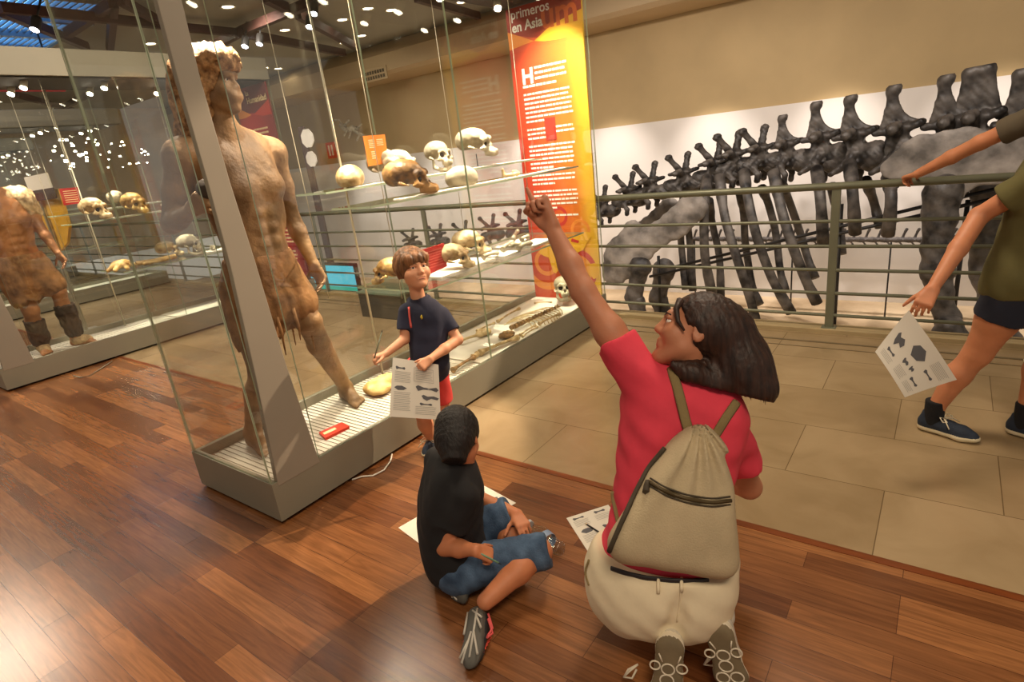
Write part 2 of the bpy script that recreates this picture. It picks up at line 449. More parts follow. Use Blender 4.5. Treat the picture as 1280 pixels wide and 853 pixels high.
# brown steel roof bracing under the ceiling
def beam(name, pts, w):
    b = MB()
    for (p, q, z1, z2) in pts:
        a = atz(p[0], p[1], z1); c = atz(q[0], q[1], z2); b.bar(a, c, w, w*1.25)
    struct(b, name, 'brown_steel')
beam('beam_1', [((150, 0), (215, 35), 3.85, 3.85), ((215, 33), (300, 41), 3.85, 3.85), ((142, 4), (137, 62), 3.85, 3.85), ((140, 4), (84, 42), 3.85, 3.85), ((0, 9), (205, 31), 3.8, 3.8), ((0, 13), (108, 58), 3.85, 3.85)], .09)
beam('beam_2', [((405, -4), (306, 37), 3.85, 3.85), ((306, 37), (262, 60), 3.85, 3.85), ((300, 41), (430, 66), 3.8, 3.8), ((372, 18), (444, 58), 3.85, 3.85), ((330, -4), (358, 10), 3.85, 3.85)], .1)
beam('beam_3', [((520, -3), (598, 20), 3.85, 3.85), ((0, 140), (95, 172), 3.8, 3.8), ((30, 160), (110, 118), 3.8, 3.8), ((20, 118), (92, 138), 3.8, 3.8)], .09)

# downlights set in the ceiling
def make_downlight():
    t = thing('downlight', 'round recessed ceiling downlight', 'ceiling light', (0, 0, 0))
    r = MB(); r.lathe([(.075, .03), (.085, .0), (.105, -.008), (.11, .0), (.11, .03)], n=20); r.build('trim_ring', 'rod_pale', t)
    d = MB(); d.lathe([(.0, .006), (.076, .006), (.076, .028), (0, .028)], n=18); d.build('lens', 'lamp_warm', t)
    return t
DL0 = make_downlight(); used0 = [False]
dl = [((285, 9), 'the first one behind the grey steel post'), ((253, 40), None), ((397, 4), None), ((367, 18), None), ((460, 11), None), ((489, 13), None), ((452, 45), None), ((428, 25), None), ((356, 38), None), ((335, 46), None), ((331, 85), None), ((348, 86), None), ((577, 3), None), ((188, 55), None), ((430, 54), None)]
DLN = ['ceiling downlight directly over the shaggy head of the tall statue', 'ceiling downlight beside the grey post, dimmer than its neighbour', 'large bright ceiling downlight above the brown bracing fork', 'ceiling downlight just under the large bright one by the bracing', 'brightest oval ceiling downlight between the two pale hanging wires', 'smaller ceiling downlight beside the brightest oval one', 'ceiling downlight low over the soffit, beside the pale rod', 'faint ceiling downlight behind the pale vertical rod', 'ceiling downlight in the middle of the bracing triangle', 'tiny ceiling downlight on the thin brace', 'ceiling downlight over the dark red banner, first of a close pair', 'ceiling downlight over the dark red banner, second of a close pair', 'ceiling downlight above the mirrored text by the orange banner', 'dim ceiling downlight over the dark case canopy', 'small ceiling downlight where the brace meets the soffit']
for i, ((xy, _), lb) in enumerate(zip(dl, DLN)):
    p = atz(xy[0], xy[1], 3.99)
    if i == 0: o = DL0; o.location = p; o['label'] = lb
    else: o = dup(DL0, p, label=lb)
    o['group'] = 'ceiling downlights'

# small lamps of the far displays, a cluster seen over the second showcase
rl_ = random.Random(21)
for i in range(46):
    x = rl_.uniform(62, 186); y = rl_.uniform(172, 214)+(x-62)*.0; X = -13.9-rl_.random()*1.4
    p = atx(x, y, X)
    if i == 0: LM = thing('far_lamp', 'tiny lamp in the cluster of lights across the hall', 'lamp', tuple(p), group='cluster of tiny lamps across the hall'); b = MB(); b.lathe([(0, .02), (.03, .02), (.04, -.03), (.0, -.03)], tuple(p), 10); b.build('lens', 'lamp_warm', LM); b = MB(); b.cyl((p[0], p[1], p[2]+.02), (p[0], p[1], p[2]+.12), .006, 6); b.build('hanging_stem', 'black_iron', LM)
    else:
        o = dup(LM, tuple(p)); o.scale = (rl_.uniform(.3, .75),)*3
# track spotlights hanging below the bracing
def make_spot():
    t = thing('spotlight', 'small hanging spotlight', 'spotlight', (0, 0, 0))
    b = MB(); b.lathe([(0, .0), (.05, .0), (.055, -.03), (.055, -.17), (.05, -.18), (.046, -.18), (.046, -.165)], n=16); b.build('lamp_body', 'black_iron', t)
    l = MB(); l.lathe([(0, -.17), (.046, -.17), (.046, -.160), (0, -.16)], n=16); l.build('lens', 'lamp_cool', t)
    s = MB(); s.cyl((0, 0, 0), (0, 0, .3), .012, 8); s.build('stem', 'black_iron', t)
    return t
SP0 = make_spot()
sp = [((310, 60), 'lit violet white spotlight under the roof brace, first of the pair'), ((328, 57), 'round glassy spotlight under the roof brace, second of the pair'), ((390, 36), 'round spotlight hanging above the bracing fork'), ((396, 20), 'small tilted spotlight by the bright downlight'), ((52, 40), 'yellowish spotlight near the louvred roof light')]
for i, (xy, lb) in enumerate(sp):
    p = atz(xy[0], xy[1], 3.55)+np.array([0, 0, .15])
    if i == 0: o = SP0; o.location = p; o['label'] = lb
    else: o = dup(SP0, p, label=lb)
    o['group'] = 'hanging spotlights'; o.rotation_euler = (-.5, -.35, 0)

# ------------------------------------------------------------------ the glass showcases
CW, CL = .78, 3.46            # width and length of a showcase
def make_case(name, label):
    t = thing(name, label, 'showcase', (0, 0, 0))
    MB().box((-CW+.07, .07, 0), (-.07, CL-.07, .03)).build('recessed_base', 'case_dark', t)
    p = MB()
    p.box((-CW, 0, .02), (0, CL, .155))
    p.box((-CW, 0, .155), (-CW+.03, CL, .225)); p.box((-.03, 0, .155), (0, CL, .225))
    p.box((-CW+.03, 0, .155), (-.03, .03, .225)); p.box((-CW+.03, CL-.03, .155), (-.03, CL, .225))
    p.build('plinth', 'case_grey', t)
    d = MB()
    for k in range(56): d.box((-CW+.031, .03+k*.03, .155), (-.031, .052+k*.03, .17))
    d.box((-CW+.031, .03, .155), (-.031, 1.74, .165))
    d.build('ribbed_deck', 'deck_ribbed', t)
    MB().box((-CW+.031, 1.75, .155), (-.031, CL-.03, .172)).build('display_board', 'deck_white', t)
    H = 2.72
    def pane(a, b, ax):
        g = MB(); lo = np.array(a, float); hi = np.array(b, float)
        g.box(lo, hi)
        big = {0: (3, 5), 1: (2, 4)}[ax]
        for i in range(6): g.m[i] = 0 if i in big else 1
        return g.build('glass_pane', ['glass', 'edge_green'], t)
    th = .010
    mid = CL/2
    for x in (-CW+.004, -.004-th):
        pane((x, .004 if x < -.1 else .275, .225), (x+th, mid-.003, H), 0)
        pane((x, mid+.003, .225), (x+th, CL-.004, H), 0)
    pane((-.004-th, .004, .225), (-.004, .055, H), 0)
    pane((-CW+.018, .004, .225), (-.02, .004+th, H), 1)
    s = MB(); s.poly([(.0015, .03, .2), (.0015, .27, .2), (.0015, .225, .75), (.0015, .205, 1.25), (.0015, .185, 1.6), (.0015, .175, 2.0), (.0015, .195, H), (.0015, .09, H), (.0015, .085, 2.0), (.0015, .09, 1.6), (.0015, .088, 1.25), (.0015, .065, .75)], .03, (1, 0, 0)); s.build('steel_stile', 'stile_grey', t, bevel=.003)
    MB().box((-.045, .275, .2), (-.005, .29, .225)).build('hinge', 'case_dark', t)
    c = MB(); c.box((-CW-.01, -.01, H), (.01, CL+.01, H+.24)); c.build('canopy', 'case_grey', t, bevel=.006)
    MB().box((-CW+.02, .02, H-.012), (-.02, CL-.02, H-.001)).build('ceiling_board', 'case_dark', t)
    # shelves
    for (z, y0, y1, x0, x1) in ((1.372, .98, CL-.18, -.42, -.08), (1.466, .98, CL-.18, -CW+.05, -.44), (.815, 1.28, CL-.18, -CW+.06, -.08)):
        g = MB(); g.box((x0, y0, z), (x1, y1, z+.011))
        for i in range(6): g.m[i] = 0 if i in (0, 1) else 1
        g.build('glass_shelf', ['shelf_glass', 'edge_green'], t)
    r = MB()
    r.cyl((-CW+.08, 1.33, .17), (-CW+.08, 1.33, H), .0075, 8); r.build('shelf_rod', 'rod_pale', t)
    for (x, y) in ((-.12, 1.12), (-CW+.09, 1.02), (-CW+.1, 2.4), (-.12, 2.55)):
        MB().cyl((x, y, .82), (x, y, H), .0022, 6).build('shelf_wire', 'rod_pale', t)
    # lamps under the canopy
    for k in range(5):
        for x in (-.2, -CW+.2):
            y = .35+k*.68
            l = MB(); l.cyl((x, y, H-.012), (x+.02, y-.03, H-.075), .03, 12); lo = l.build('canopy_lamp', 'rod_pale', t)
            q = MB(); q.cyl((x+.02, y-.03, H-.075), (x+.023, y-.035, H-.084), .028, 12); q.build('lens', 'lamp_warm', lo)
    return t
CASE_X = (-2.45, -6.85, -11.2, -15.6); CASE_Y = 1.18
C1 = make_case('showcase', 'tall glass showcase with grey plinth that the boy in the navy polo stands beside'); C1.location = (CASE_X[0], CASE_Y, 0)
for i, lb in ((1, 'glass showcase with the fur booted statue, next one beyond the front showcase'), (2, 'distant glass showcase with the yellow panel, third in the row'), (3, 'farthest glass showcase, last of the row near the end wall')):
    dup(C1, (CASE_X[i], CASE_Y, 0), label=lb)
for o in SC.objects:
    if o.name.startswith('showcase'): o['group'] = 'glass showcases in a row'

# ------------------------------------------------------------------ the railing
RY = 4.71
t = thing('guard_railing', 'sage green steel guard railing along the edge of the landing', 'railing', (0, RY, 0))
m = MB(); m.tube([(-20, RY, 1.075), (-6, RY, 1.075), (7, RY, 1.075)], .026, 14); m.build('top_rail', 'sage_steel', t)
for z in (.13, .30, .475, .65, .83):
    m = MB(); m.tube([(-20, RY+.0, z), (-6, RY, z), (7, RY, z)], .0125, 10); m.build('bar', 'sage_steel', t)
for k in range(-9, 4):
    x = -.632+k*2.02
    m = MB(); m.box((x-.028, RY-.014, .0), (x+.028, RY+.014, 1.06)); m.box((x-.05, RY-.04, .0), (x+.05, RY+.04, .04)); m.build('post', 'sage_steel', t, bevel=.004)

# blue lit screen standing beyond the railing
t = thing('display_screen', 'glowing blue and teal screen standing beyond the railing', 'screen', tuple(aty(418, 352, 6.5)*[1, 1, 0]+[0, 0, -1.35]))
q = [aty(x, y, 6.5) for (x, y) in ((399, 341), (441, 333), (441, 369), (393, 366))]
b = np.array(q).min(0); e = np.array(q).max(0)
MB().box((b[0]-.04, 6.5, b[2]-.05), (e[0]+.04, 6.58, e[2]+.04)).build('housing', 'black_iron', t, bevel=.01)
g = MB(); g.box((b[0], 6.488, b[2]+.16), (e[0], 6.5, e[2]), 0); g.box((b[0], 6.488, b[2]), (e[0], 6.5, b[2]+.16), 1); g.build('lit_panel', ['screen_blue', 'screen_teal'], t)
MB().box(((b[0]+e[0])/2-.05, 6.52, -1.35), ((b[0]+e[0])/2+.05, 6.57, b[2])).box(((b[0]+e[0])/2-.3, 6.4, -1.35), ((b[0]+e[0])/2+.3, 6.7, -1.31)).build('stand', 'black_iron', t)

# low dark plinth on the tiles behind the front showcase
t = thing('bench_box', 'low dark grey box with glass top on the tiles behind the showcase', 'box', (-4.85, 4.1, 0))
MB().box((-5.17, 4.0, 0.0), (-4.5, 4.4, .27)).build('body', pm('bench_dark', (66, 64, 58), .35, var=.15, vscale=4), t, bevel=.006)
MB().box((-5.18, 3.99, .27), (-4.49, 4.41, .29)).build('glass_top', pm('bench_glass', (120, 142, 124), .08, spec=.8), t)

# ------------------------------------------------------------------ camera and light
cam = bpy.data.cameras.new('camera'); co = bpy.data.objects.new('camera', cam); link(co)
cam.sensor_width = 36; cam.lens = 36*F/1280; cam.clip_start = .05; cam.clip_end = 100
M4 = Matrix(((CR[0, 0], -CR[0, 1], -CR[0, 2], 0), (CR[1, 0], -CR[1, 1], -CR[1, 2], 0), (CR[2, 0], -CR[2, 1], -CR[2, 2], 1.6), (0, 0, 0, 1)))
co.matrix_world = M4; SC.camera = co
def area(name, loc, size, power, col=(255, 232, 200), target=None, sy=None, spread=PI):
    l = bpy.data.lights.new(name, 'AREA'); l.energy = power; l.color = lin(col)[:3]; l.size = size; l.spread = spread
    if sy: l.shape = 'RECTANGLE'; l.size_y = sy
    o = bpy.data.objects.new(name, l); link(o); o.location = loc
    d = Vector(target)-Vector(loc) if target is not None else Vector((0, 0, -1))
    o.rotation_euler = d.to_track_quat('-Z', 'Y').to_euler(); return o
def spot(name, loc, target, power, angle=60, blend=.4, col=(255, 228, 190), size=.04):
    l = bpy.data.lights.new(name, 'SPOT'); l.energy = power; l.color = lin(col)[:3]; l.spot_size = math.radians(angle); l.spot_blend = blend; l.shadow_soft_size = size
    o = bpy.data.objects.new(name, l); link(o); o.location = loc
    o.rotation_euler = (Vector(target)-Vector(loc)).to_track_quat('-Z', 'Y').to_euler(); return o
W = bpy.data.worlds.new('hall_fill'); SC.world = W; W.use_nodes = True  # even fill light from all around, added to lift the hall
W.node_tree.nodes['Background'].inputs['Color'].default_value = lin((255, 242, 224)); W.node_tree.nodes['Background'].inputs['Strength'].default_value = .42
for i, x in enumerate(CASE_X):
    for y in ((.45, 1.15, 1.85, 2.5, 3.1), (.5, 1.5, 2.6), (.8, 2.4), (.8, 2.4))[i]:
        spot('canopy_lamp_light', (x-.36, CASE_Y+y, 2.63), (x-.40, CASE_Y+y+.02, 0), (330, 270, 260, 220)[i], (46, 60, 80, 80)[i], .85, (255, 240, 216), .03)
# lamps of the front showcase
spot('canopy_spot', (-2.75, 1.75, 2.66), (-2.95, 1.9, .6), 120, 70, .5, (255, 236, 206))
spot('canopy_spot', (-2.62, 2.35, 2.66), (-2.9, 1.9, 1.4), 60, 60, .6, (255, 236, 206))
spot('canopy_spot', (-2.6, 3.9, 2.66), (-2.75, 4.55, 2.05), 150, 62, .8, (255, 238, 210))
spot('canopy_spot', (CASE_X[1]-.3, 1.75, 2.66), (CASE_X[1]-.45, 1.75, .4), 110, 75, .5, (255, 236, 206))
# ceiling lamps over the landing, the wooden floor and the hall below
area('ceiling_light', (-.9, 3.3, 3.9), .8, 84, (255, 234, 206))
area('ceiling_light', (.9, -.5, 3.9), 1.2, 98, (255, 232, 202))
area('ceiling_light', (-4.7, 2.6, 3.9), 1.0, 170, (255, 236, 210))
area('ceiling_light', (-9.2, .4, 3.9), 1.2, 150, (255, 236, 212))
for (x, e) in ((-.2, 430), (-3.6, 430), (-8.5, 420)):
    spot('hall_spot', (x, 5.25, 3.9), (x-.6, 10.0, -.5), e, 95, .6, (255, 240, 230), .12)
for x in (2.2, .4, -1.4, -3.2, -5.0, -7.0, -9.2, -11.6): spot('wall_wash_spot', (x, 9.0, 3.3), (x, 10.27, -.5), 330, 54, .8, (255, 242, 232), .08)
spot('floor_spot', (-.9, 6.2, 3.9), (-3.1, .75, 0), 1700, 27, .2, (255, 226, 192), .03)
SC.view_settings.view_transform = 'Standard'; SC.view_settings.look = 'None'; SC.view_settings.gamma = 1; SC.view_settings.exposure = 0; SC.view_settings.use_curve_mapping = False
SC.render.engine = 'CYCLES'
SC.cycles.transparent_max_bounces = 40; SC.cycles.max_bounces = 8; SC.cycles.diffuse_bounces = 3; SC.cycles.glossy_bounces = 5; SC.cycles.transmission_bounces = 8
SC.cycles.use_denoising = True; SC.cycles.sample_clamp_indirect = 4; SC.cycles.caustics_reflective = False; SC.cycles.caustics_refractive = False
def dep(p): return float((np.array(p)-EYE).dot(CR[:, 2]))
def px2m(p, px): return px*dep(p)/F
# ------------------------------------------------------------------ materials of the exhibits
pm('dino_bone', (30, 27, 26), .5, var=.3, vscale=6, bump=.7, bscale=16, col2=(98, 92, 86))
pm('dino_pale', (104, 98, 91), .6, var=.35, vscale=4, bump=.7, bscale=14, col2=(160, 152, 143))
pm('tail_bone', (104, 98, 94), .6, var=.3, vscale=6, bump=.4, bscale=18)
pm('skull_white', (214, 198, 162), .6, var=.42, vscale=11, col2=(226, 214, 184), bump=.3, bscale=60)
pm('skull_tan', (196, 156, 96), .5, var=.4, vscale=14, col2=(234, 212, 164), bump=.4, bscale=60)
pm('skull_brown', (92, 58, 28), .45, var=.5, vscale=12, col2=(196, 146, 80), bump=.5, bscale=60)
pm('skull_gold', (176, 122, 52), .45, var=.4, vscale=12, col2=(232, 196, 122), bump=.4, bscale=60)
pm('socket_shade', (38, 24, 14), .8)  # shade of the hollow eye sockets, put into a colour
pm('bone_tan', (204, 168, 108), .5, var=.3, vscale=18, col2=(232, 208, 160))
pm('bone_dark', (96, 68, 34), .5, var=.4, vscale=20, col2=(170, 130, 76))
pm('ochre_stone', (222, 178, 98), .8, var=.2, vscale=12, bump=.6, bscale=30, col2=(240, 208, 140))
pm('sign_orange', (240, 138, 40), .6)
pm('sign_red', (196, 40, 36), .6)
pm('sign_white', (246, 238, 224), .6)
pm('print_white', (255, 252, 240), .7)
pm('print_cream', (250, 222, 170), .7)

# ------------------------------------------------------------------ the mounted dinosaur skeleton
DY = 8.5
def vertebra_sd(kind):
    h = .012
    S = SD((-.34, -.42, -.46), (.36, .42, .62), h)
    if kind == 'tail':
        S.chain([(-.2, 0, 0), (0, 0, 0), (.2, 0, 0)], [.12, .085, .12], .03)
        S.add(cap((-.02, 0, .08), (.06, 0, .34), .05, .045, ((0, 1, 0), .6)), .05)
        S.add(cap((.06, 0, .34), (.1, 0, .42), .05, .06, ((0, 1, 0), .6)), .03)
        S.add(cap((0, 0, .02), (0, .2, .02), .04, .03), .03); S.add(cap((0, 0, .02), (0, -.2, .02), .04, .03), .03)
        S.chain([(-.12, 0, -.08), (-.02, 0, -.2), (-.16, 0, -.28), (-.26, 0, -.26)], [.035, .03, .026, .018], .02)
        return S
    S.chain([(-.22, 0, -.09), (0, 0, -.08), (.2, 0, -.09)], [.15, .12, .165], .05)
    S.add(rbx((0, 0, .12), (.1, .075, .1), .03), .05)
    S.sub(ell((-.0, .15, -.08), (.09, .06, .06)), .02); S.sub(ell((0, -.15, -.08), (.09, .06, .06)), .02)
    for s in (-1, 1):
        S.chain([(0, s*.06, .14), (-.01, s*.22, .2), (-.03, s*.34, .18)], [.06, .045, .055], .05)
        S.chain([(0, s*.08, -.04), (-.05, s*.17, -.14), (.02, s*.2, -.27), (.0, s*.19, -.38)], [.055, .045, .04, .045], .03); S.chain([(-.05, s*.17, -.14), (-.22, s*.17, -.24)], [.045, .03], .03)
        S.chain([(.05, s*.05, .16), (.2, s*.07, .2)], [.045, .04], .03)
        S.chain([(-.05, s*.05, .16), (-.2, s*.07, .16)], [.045, .035], .03)
    if kind == 'single':
        S.chain([(-.06, 0, .18), (-.06, 0, .36), (-.05, 0, .56)], [.055, .05, .055], .05, ((0, 1, 0), .65))
        S.add(cap((-.055, 0, .55), (-.03, 0, .57), .06, .062), .03)
        S.chain([(-.03, 0, .42), (.06, 0, .24), (.2, 0, .19)], [.03, .04, .035], .05, ((0, 1, 0), .5))
        S.chain([(-.09, 0, .35), (-.12, 0, .2)], [.03, .05], .04, ((0, 1, 0), .5))
    if kind == 'broad':
        S.chain([(-.16, 0, .16), (-.08, 0, .34), (-.04, 0, .54)], [.04, .045, .06], .03, ((0, 1, 0), .6))
        S.chain([(.18, 0, .16), (.12, 0, .34), (.08, 0, .54)], [.04, .045, .06], .03, ((0, 1, 0), .6))
        S.chain([(0, 0, .16), (.02, 0, .34), (.02, 0, .54)], [.04, .03, .05], .02, ((0, 1, 0), .5))
        S.add(rbx((.02, 0, .36), (.1, .02, .2), .01), .03); S.add(cap((-.05, 0, .56), (.09, 0, .57), .055), .03)
    if kind == 'fork':
        for s in (-1, 1):
            S.chain([(.0, s*.03, .14), (-.02+s*.05, s*.09, .3), (-.06+s*.11, s*.15, .5)], [.07, .045, .05], .04, ((0, 1, 0), .8))
            S.add(cap((-.06+s*.11, s*.15, .49), (-.05+s*.11, s*.15, .52), .05), .03)
    S.disp(lambda X, Y, Z: .008*np.sin(X*60+Z*25)*np.sin(Y*50)*np.sin(Z*44+X*20), .04)
    return S
dino = thing('dinosaur_skeleton', 'mounted long necked dinosaur skeleton with dark bones standing below the railing', 'skeleton', (-1, DY, -1.35))
VP = {}
for k in ('fork', 'single', 'broad', 'tail'):
    VP[k] = vertebra_sd(k).mesh('vertebra', 'dino_bone' if k != 'tail' else 'tail_bone', dino, origin=(0, 0, 0))
vlist = [(785, 215, .62, 'fork'), (812, 202, .66, 'fork'), (854, 190, .66, 'fork'), (894, 175, .7, 'fork'), (918, 163, .72, 'fork'), (950, 156, .7, 'fork'), (985, 143, .84, 'single'), (1029, 126, .98, 'single'), (1073, 118, 1.05, 'single'), (1129, 105, 1.12, 'single'), (1196, 92, 1.16, 'single'), (1227, 83, 1.2, 'broad'), (1292, 84, 1.2, 'broad'), (1352, 80, 1.2, 'single'), (1420, 84, 1.15, 'single')]
neck = [(752, 232, .6, 'fork'), (716, 244, .6, 'fork'), (680, 252, .6, 'fork'), (645, 262, .58, 'fork'), (612, 268, .56, 'fork'), (578, 276, .54, 'fork'), (546, 280, .52, 'fork'), (512, 286, .5, 'fork')]
used = set()
def put_vert(p, s, k, tilt=0.0, dz=.6):
    if k in used: o = VP[k].copy(); link(o)
    else: o = VP[k]; used.add(k)
    o.parent = dino; o.location = Vector(p)-Vector((0, 0, dz*s))-dino.location; o.scale = (s*1.38, s*1.2, s*1.05) if k == 'fork' else (s, s, s); o.rotation_euler = (0, tilt, random.uniform(-.06, .06))
    return o
for (x, y, s, k) in vlist: put_vert(aty(x, y, DY), s, k, -.06)
for (x, y, s, k) in neck: put_vert(aty(x, y, DY), s, k, -.12)
for i in range(32):
    x = 868+i*15.4; y = 288-.02*i
    p = aty(x, y-.05*i*1.0, 9.5); put_vert(p, .34, 'tail', .0, .42)
def rib(pts, r, Y0, Y1, Y2):
    n = len(pts); P = []
    for i, (x, y) in enumerate(pts):
        t = i/(n-1); Y = Y0+(Y1-Y0)*min(1, t*2.4) if t < .42 else Y1+(Y2-Y1)*((t-.42)/.58)
        P.append(aty(x, y, Y))
    Q = []
    for i in range(n-1):
        for j in range(4): Q.append(P[i]+(P[i+1]-P[i])*j/4)
    Q.append(P[-1]); Q = np.array(Q)
    for _ in range(2): Q[1:-1] = (Q[:-2]+2*Q[1:-1]+Q[2:])/4
    k = len(Q)
    m = MB(); m.tube(list(Q), [r*(1.15 if i > k-4 else (1.25 if i < 3 else 1)) for i in range(k)], 10, squash=((0, 1, 0), .6))
    m.build('rib', 'dino_bone', dino)
near = [[(884, 222), (880, 257), (880, 320), (890, 368)], [(899, 220), (905, 270), (920, 320), (940, 380), (946, 409)], [(930, 215), (934, 245), (945, 295), (965, 350), (989, 391)], [(967, 215), (975, 257), (990, 307), (1007, 350), (1021, 379)], [(1021, 212), (1026, 250), (1029, 304)], [(1062, 205), (1066, 240), (1069, 292)], [(1110, 222), (1115, 245), (1110, 294)]]
far = [[(886, 250), (890, 280), (900, 320), (901, 374)], [(925, 240), (930, 267), (931, 302), (940, 360), (950, 381)], [(952, 235), (960, 252), (970, 290), (975, 340), (982, 364)], [(978, 232), (985, 247), (1000, 290), (1010, 325), (1019, 348)], [(848, 270), (852, 310), (857, 362)], [(856, 262), (862, 295), (866, 364)], [(1082, 225), (1092, 250), (1100, 284)], [(1040, 232), (1048, 270), (1052, 318)]]
for p in near: rib(p, .062, DY-.3, DY-.75, DY-.5)
for p in far: rib(p, .055, DY+.3, DY+.7, DY+.5)
def plate(name, mat, segs, Y, sq=.28, k=.08, h=.018, sub=()):
    P = [[aty(x, y, Y) for (x, y, r) in s] for s in segs]
    allp = np.array([q for s in P for q in s]); R = max(px2m(aty(x, y, Y), r) for s in segs for (x, y, r) in s)
    S = SD(allp.min(0)-R-.05, allp.max(0)+R+.05, h)
    for s, q in zip(segs, P): S.chain(q, [px2m(a, b[2]) for a, b in zip(q, s)], k, ((0, 1, 0), sq))
    for (x, y, r) in sub: S.sub(ell(aty(x, y, Y), (px2m(aty(x, y, Y), r), .4, px2m(aty(x, y, Y), r*.8))), .05)
    S.disp(lambda X, Y_, Z: .012*np.sin(X*21+Z*9)*np.sin(Z*24+X*6), .06)
    return S.mesh(name, mat, dino)
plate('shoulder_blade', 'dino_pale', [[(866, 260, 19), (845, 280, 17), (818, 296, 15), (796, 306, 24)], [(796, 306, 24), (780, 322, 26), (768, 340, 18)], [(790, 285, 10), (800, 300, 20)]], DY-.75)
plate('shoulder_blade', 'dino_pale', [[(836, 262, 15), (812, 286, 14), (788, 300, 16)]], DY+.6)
for (a, Y) in (([(800, 335), (797, 352), (792, 372)], DY-.8), ([(830, 338), (826, 356), (822, 372)], DY+.5)):
    plate('upper_arm', 'dino_bone', [[(a[0][0], a[0][1], 15), (a[1][0], a[1][1], 9), (a[2][0], a[2][1], 12)]], Y, .7)
    plate('forearm', 'dino_bone', [[(a[2][0], a[2][1]+3, 9), (a[2][0]+3, a[2][1]+22, 6), (a[2][0]+4, a[2][1]+44, 8)], [(a[2][0]+8, a[2][1]+3, 6), (a[2][0]+12, a[2][1]+22, 5), (a[2][0]+10, a[2][1]+44, 7)]], Y, .9)
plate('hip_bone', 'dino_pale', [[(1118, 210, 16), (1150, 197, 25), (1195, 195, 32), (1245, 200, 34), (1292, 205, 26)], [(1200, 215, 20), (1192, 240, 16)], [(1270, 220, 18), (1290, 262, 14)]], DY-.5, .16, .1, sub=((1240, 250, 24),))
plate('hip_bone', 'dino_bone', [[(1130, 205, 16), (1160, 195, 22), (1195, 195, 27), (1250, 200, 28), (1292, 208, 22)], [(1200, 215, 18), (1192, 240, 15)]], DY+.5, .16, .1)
for (dx, Y, mt) in ((0, DY-.55, 'dino_bone'), (62, DY+.5, 'dino_bone')):
    plate('thigh_bone', mt, [[(1178+dx, 240, 22), (1174+dx, 275, 17), (1172+dx, 310, 16), (1172+dx, 338, 20)]], Y, .75)
    plate('shin_bone', mt, [[(1172+dx, 345, 17), (1176+dx, 372, 12), (1184+dx, 400, 15)]], Y, .8)
    plate('foot', mt, [[(1182+dx, 408, 12), (1180+dx, 422, 15)], [(1190+dx, 408, 12), (1197+dx, 424, 15)]], Y-.1, 1.0)
m = MB()
for (a, b) in (((842, 334), (1262, 232)), ((812, 346), (1262, 244))):
    m2 = MB(); m2.tube([aty(a[0], a[1], DY), aty((a[0]+b[0])/2, (a[1]+b[1])/2, DY), aty(b[0], b[1], DY)], .022, 8); m2.build('support_beam', 'black_iron', dino)
for (x, y0) in ((823, 320), (1052, 255), (1210, 250)):
    p = aty(x, y0, DY+.05); m2 = MB(); m2.cyl((p[0], p[1], -1.35), tuple(p), .025, 8); m2.cyl((p[0], p[1], -1.35), (p[0], p[1], -1.33), .16, 14); m2.build('support_post', 'black_iron', dino)
for i in (0, 8, 16, 24, 31):
    p = aty(868+i*15.4, 300, 9.5); m2 = MB(); m2.cyl((p[0], p[1], -1.35), (p[0], p[1], p[2]), .012, 6); m2.build('support_post', 'black_iron', dino)

# ------------------------------------------------------------------ text banners
def gradmat(name, stops, axis=0, lo=0, hi=1):
    m = bpy.data.materials.new(name); m.use_nodes = True; nt = m.node_tree; N = nt.nodes; L = nt.links
    tc = N.new('ShaderNodeTexCoord'); sp_ = N.new('ShaderNodeSeparateXYZ'); L.new(tc.outputs['Object'], sp_.inputs[0])
    mr = N.new('ShaderNodeMapRange'); mr.inputs[1].default_value = lo; mr.inputs[2].default_value = hi; L.new(sp_.outputs[axis], mr.inputs[0])
    rp = N.new('ShaderNodeValToRGB'); L.new(mr.outputs[0], rp.inputs[0])
    while len(rp.color_ramp.elements) < len(stops): rp.color_ramp.elements.new(.5)
    for e, (p, c) in zip(rp.color_ramp.elements, stops): e.position = p; e.color = lin(c)
    L.new(rp.outputs[0], N['Principled BSDF'].inputs['Base Color']); N['Principled BSDF'].inputs['Roughness'].default_value = .5
    MATS[name] = m
gradmat('banner_orange', [(0, (204, 62, 36)), (.4, (220, 88, 40)), (.74, (232, 128, 42)), (.87, (246, 186, 48)), (1, (248, 204, 58))], 0, 0, .75)
gradmat('banner_red', [(0, (196, 52, 46)), (.5, (176, 36, 42)), (1, (140, 26, 38))], 0, 0, .75)
pm('ink_dark_red', (158, 44, 30), .6); pm('ink_orange', (244, 150, 60), .6); pm('ink_deep_orange', (216, 100, 36), .6); pm('ink_yellow', (250, 190, 46), .6); pm('ink_scarlet', (206, 58, 48), .6); pm('ink_wine', (110, 30, 38), .6)
def text_rows(mb, u0, u1, z, n, step, thick, Y, mi, last=.6, rnd=None):
    for r in range(n):
        e = u1-(rnd.random()*.04 if r < n-1 else (u1-u0)*(1-last)); u = u0
        while u < e-.01:
            w = min(rnd.uniform(.025, .075), e-u)
            mb.box((u, Y-.0012, z-r*step-thick), (u+w-.004, Y, z-r*step), mi); u += w+.004
def banner(name, label, loc, w, mats, spec):
    t = thing(name, label, 'banner', loc)
    MB().box((loc[0], loc[1], loc[2]), (loc[0]+w, loc[1]+.02, 2.70)).build('board', mats[0], t, bevel=0)
    return t
BY = 4.586; BX = -3.195; BW = .727
t = banner('text_banner', 'tall orange and yellow text banner at the far end of the front showcase', (BX, BY, .1735), BW, ['banner_orange'], None)
rn = random.Random(4)
g = MB(); y0 = BY-.0006
def bp(x, y): q = aty(x, y, BY); return q
top = [(BX, 2.70), (BX+BW, 2.70)]
zc = lambda u: u
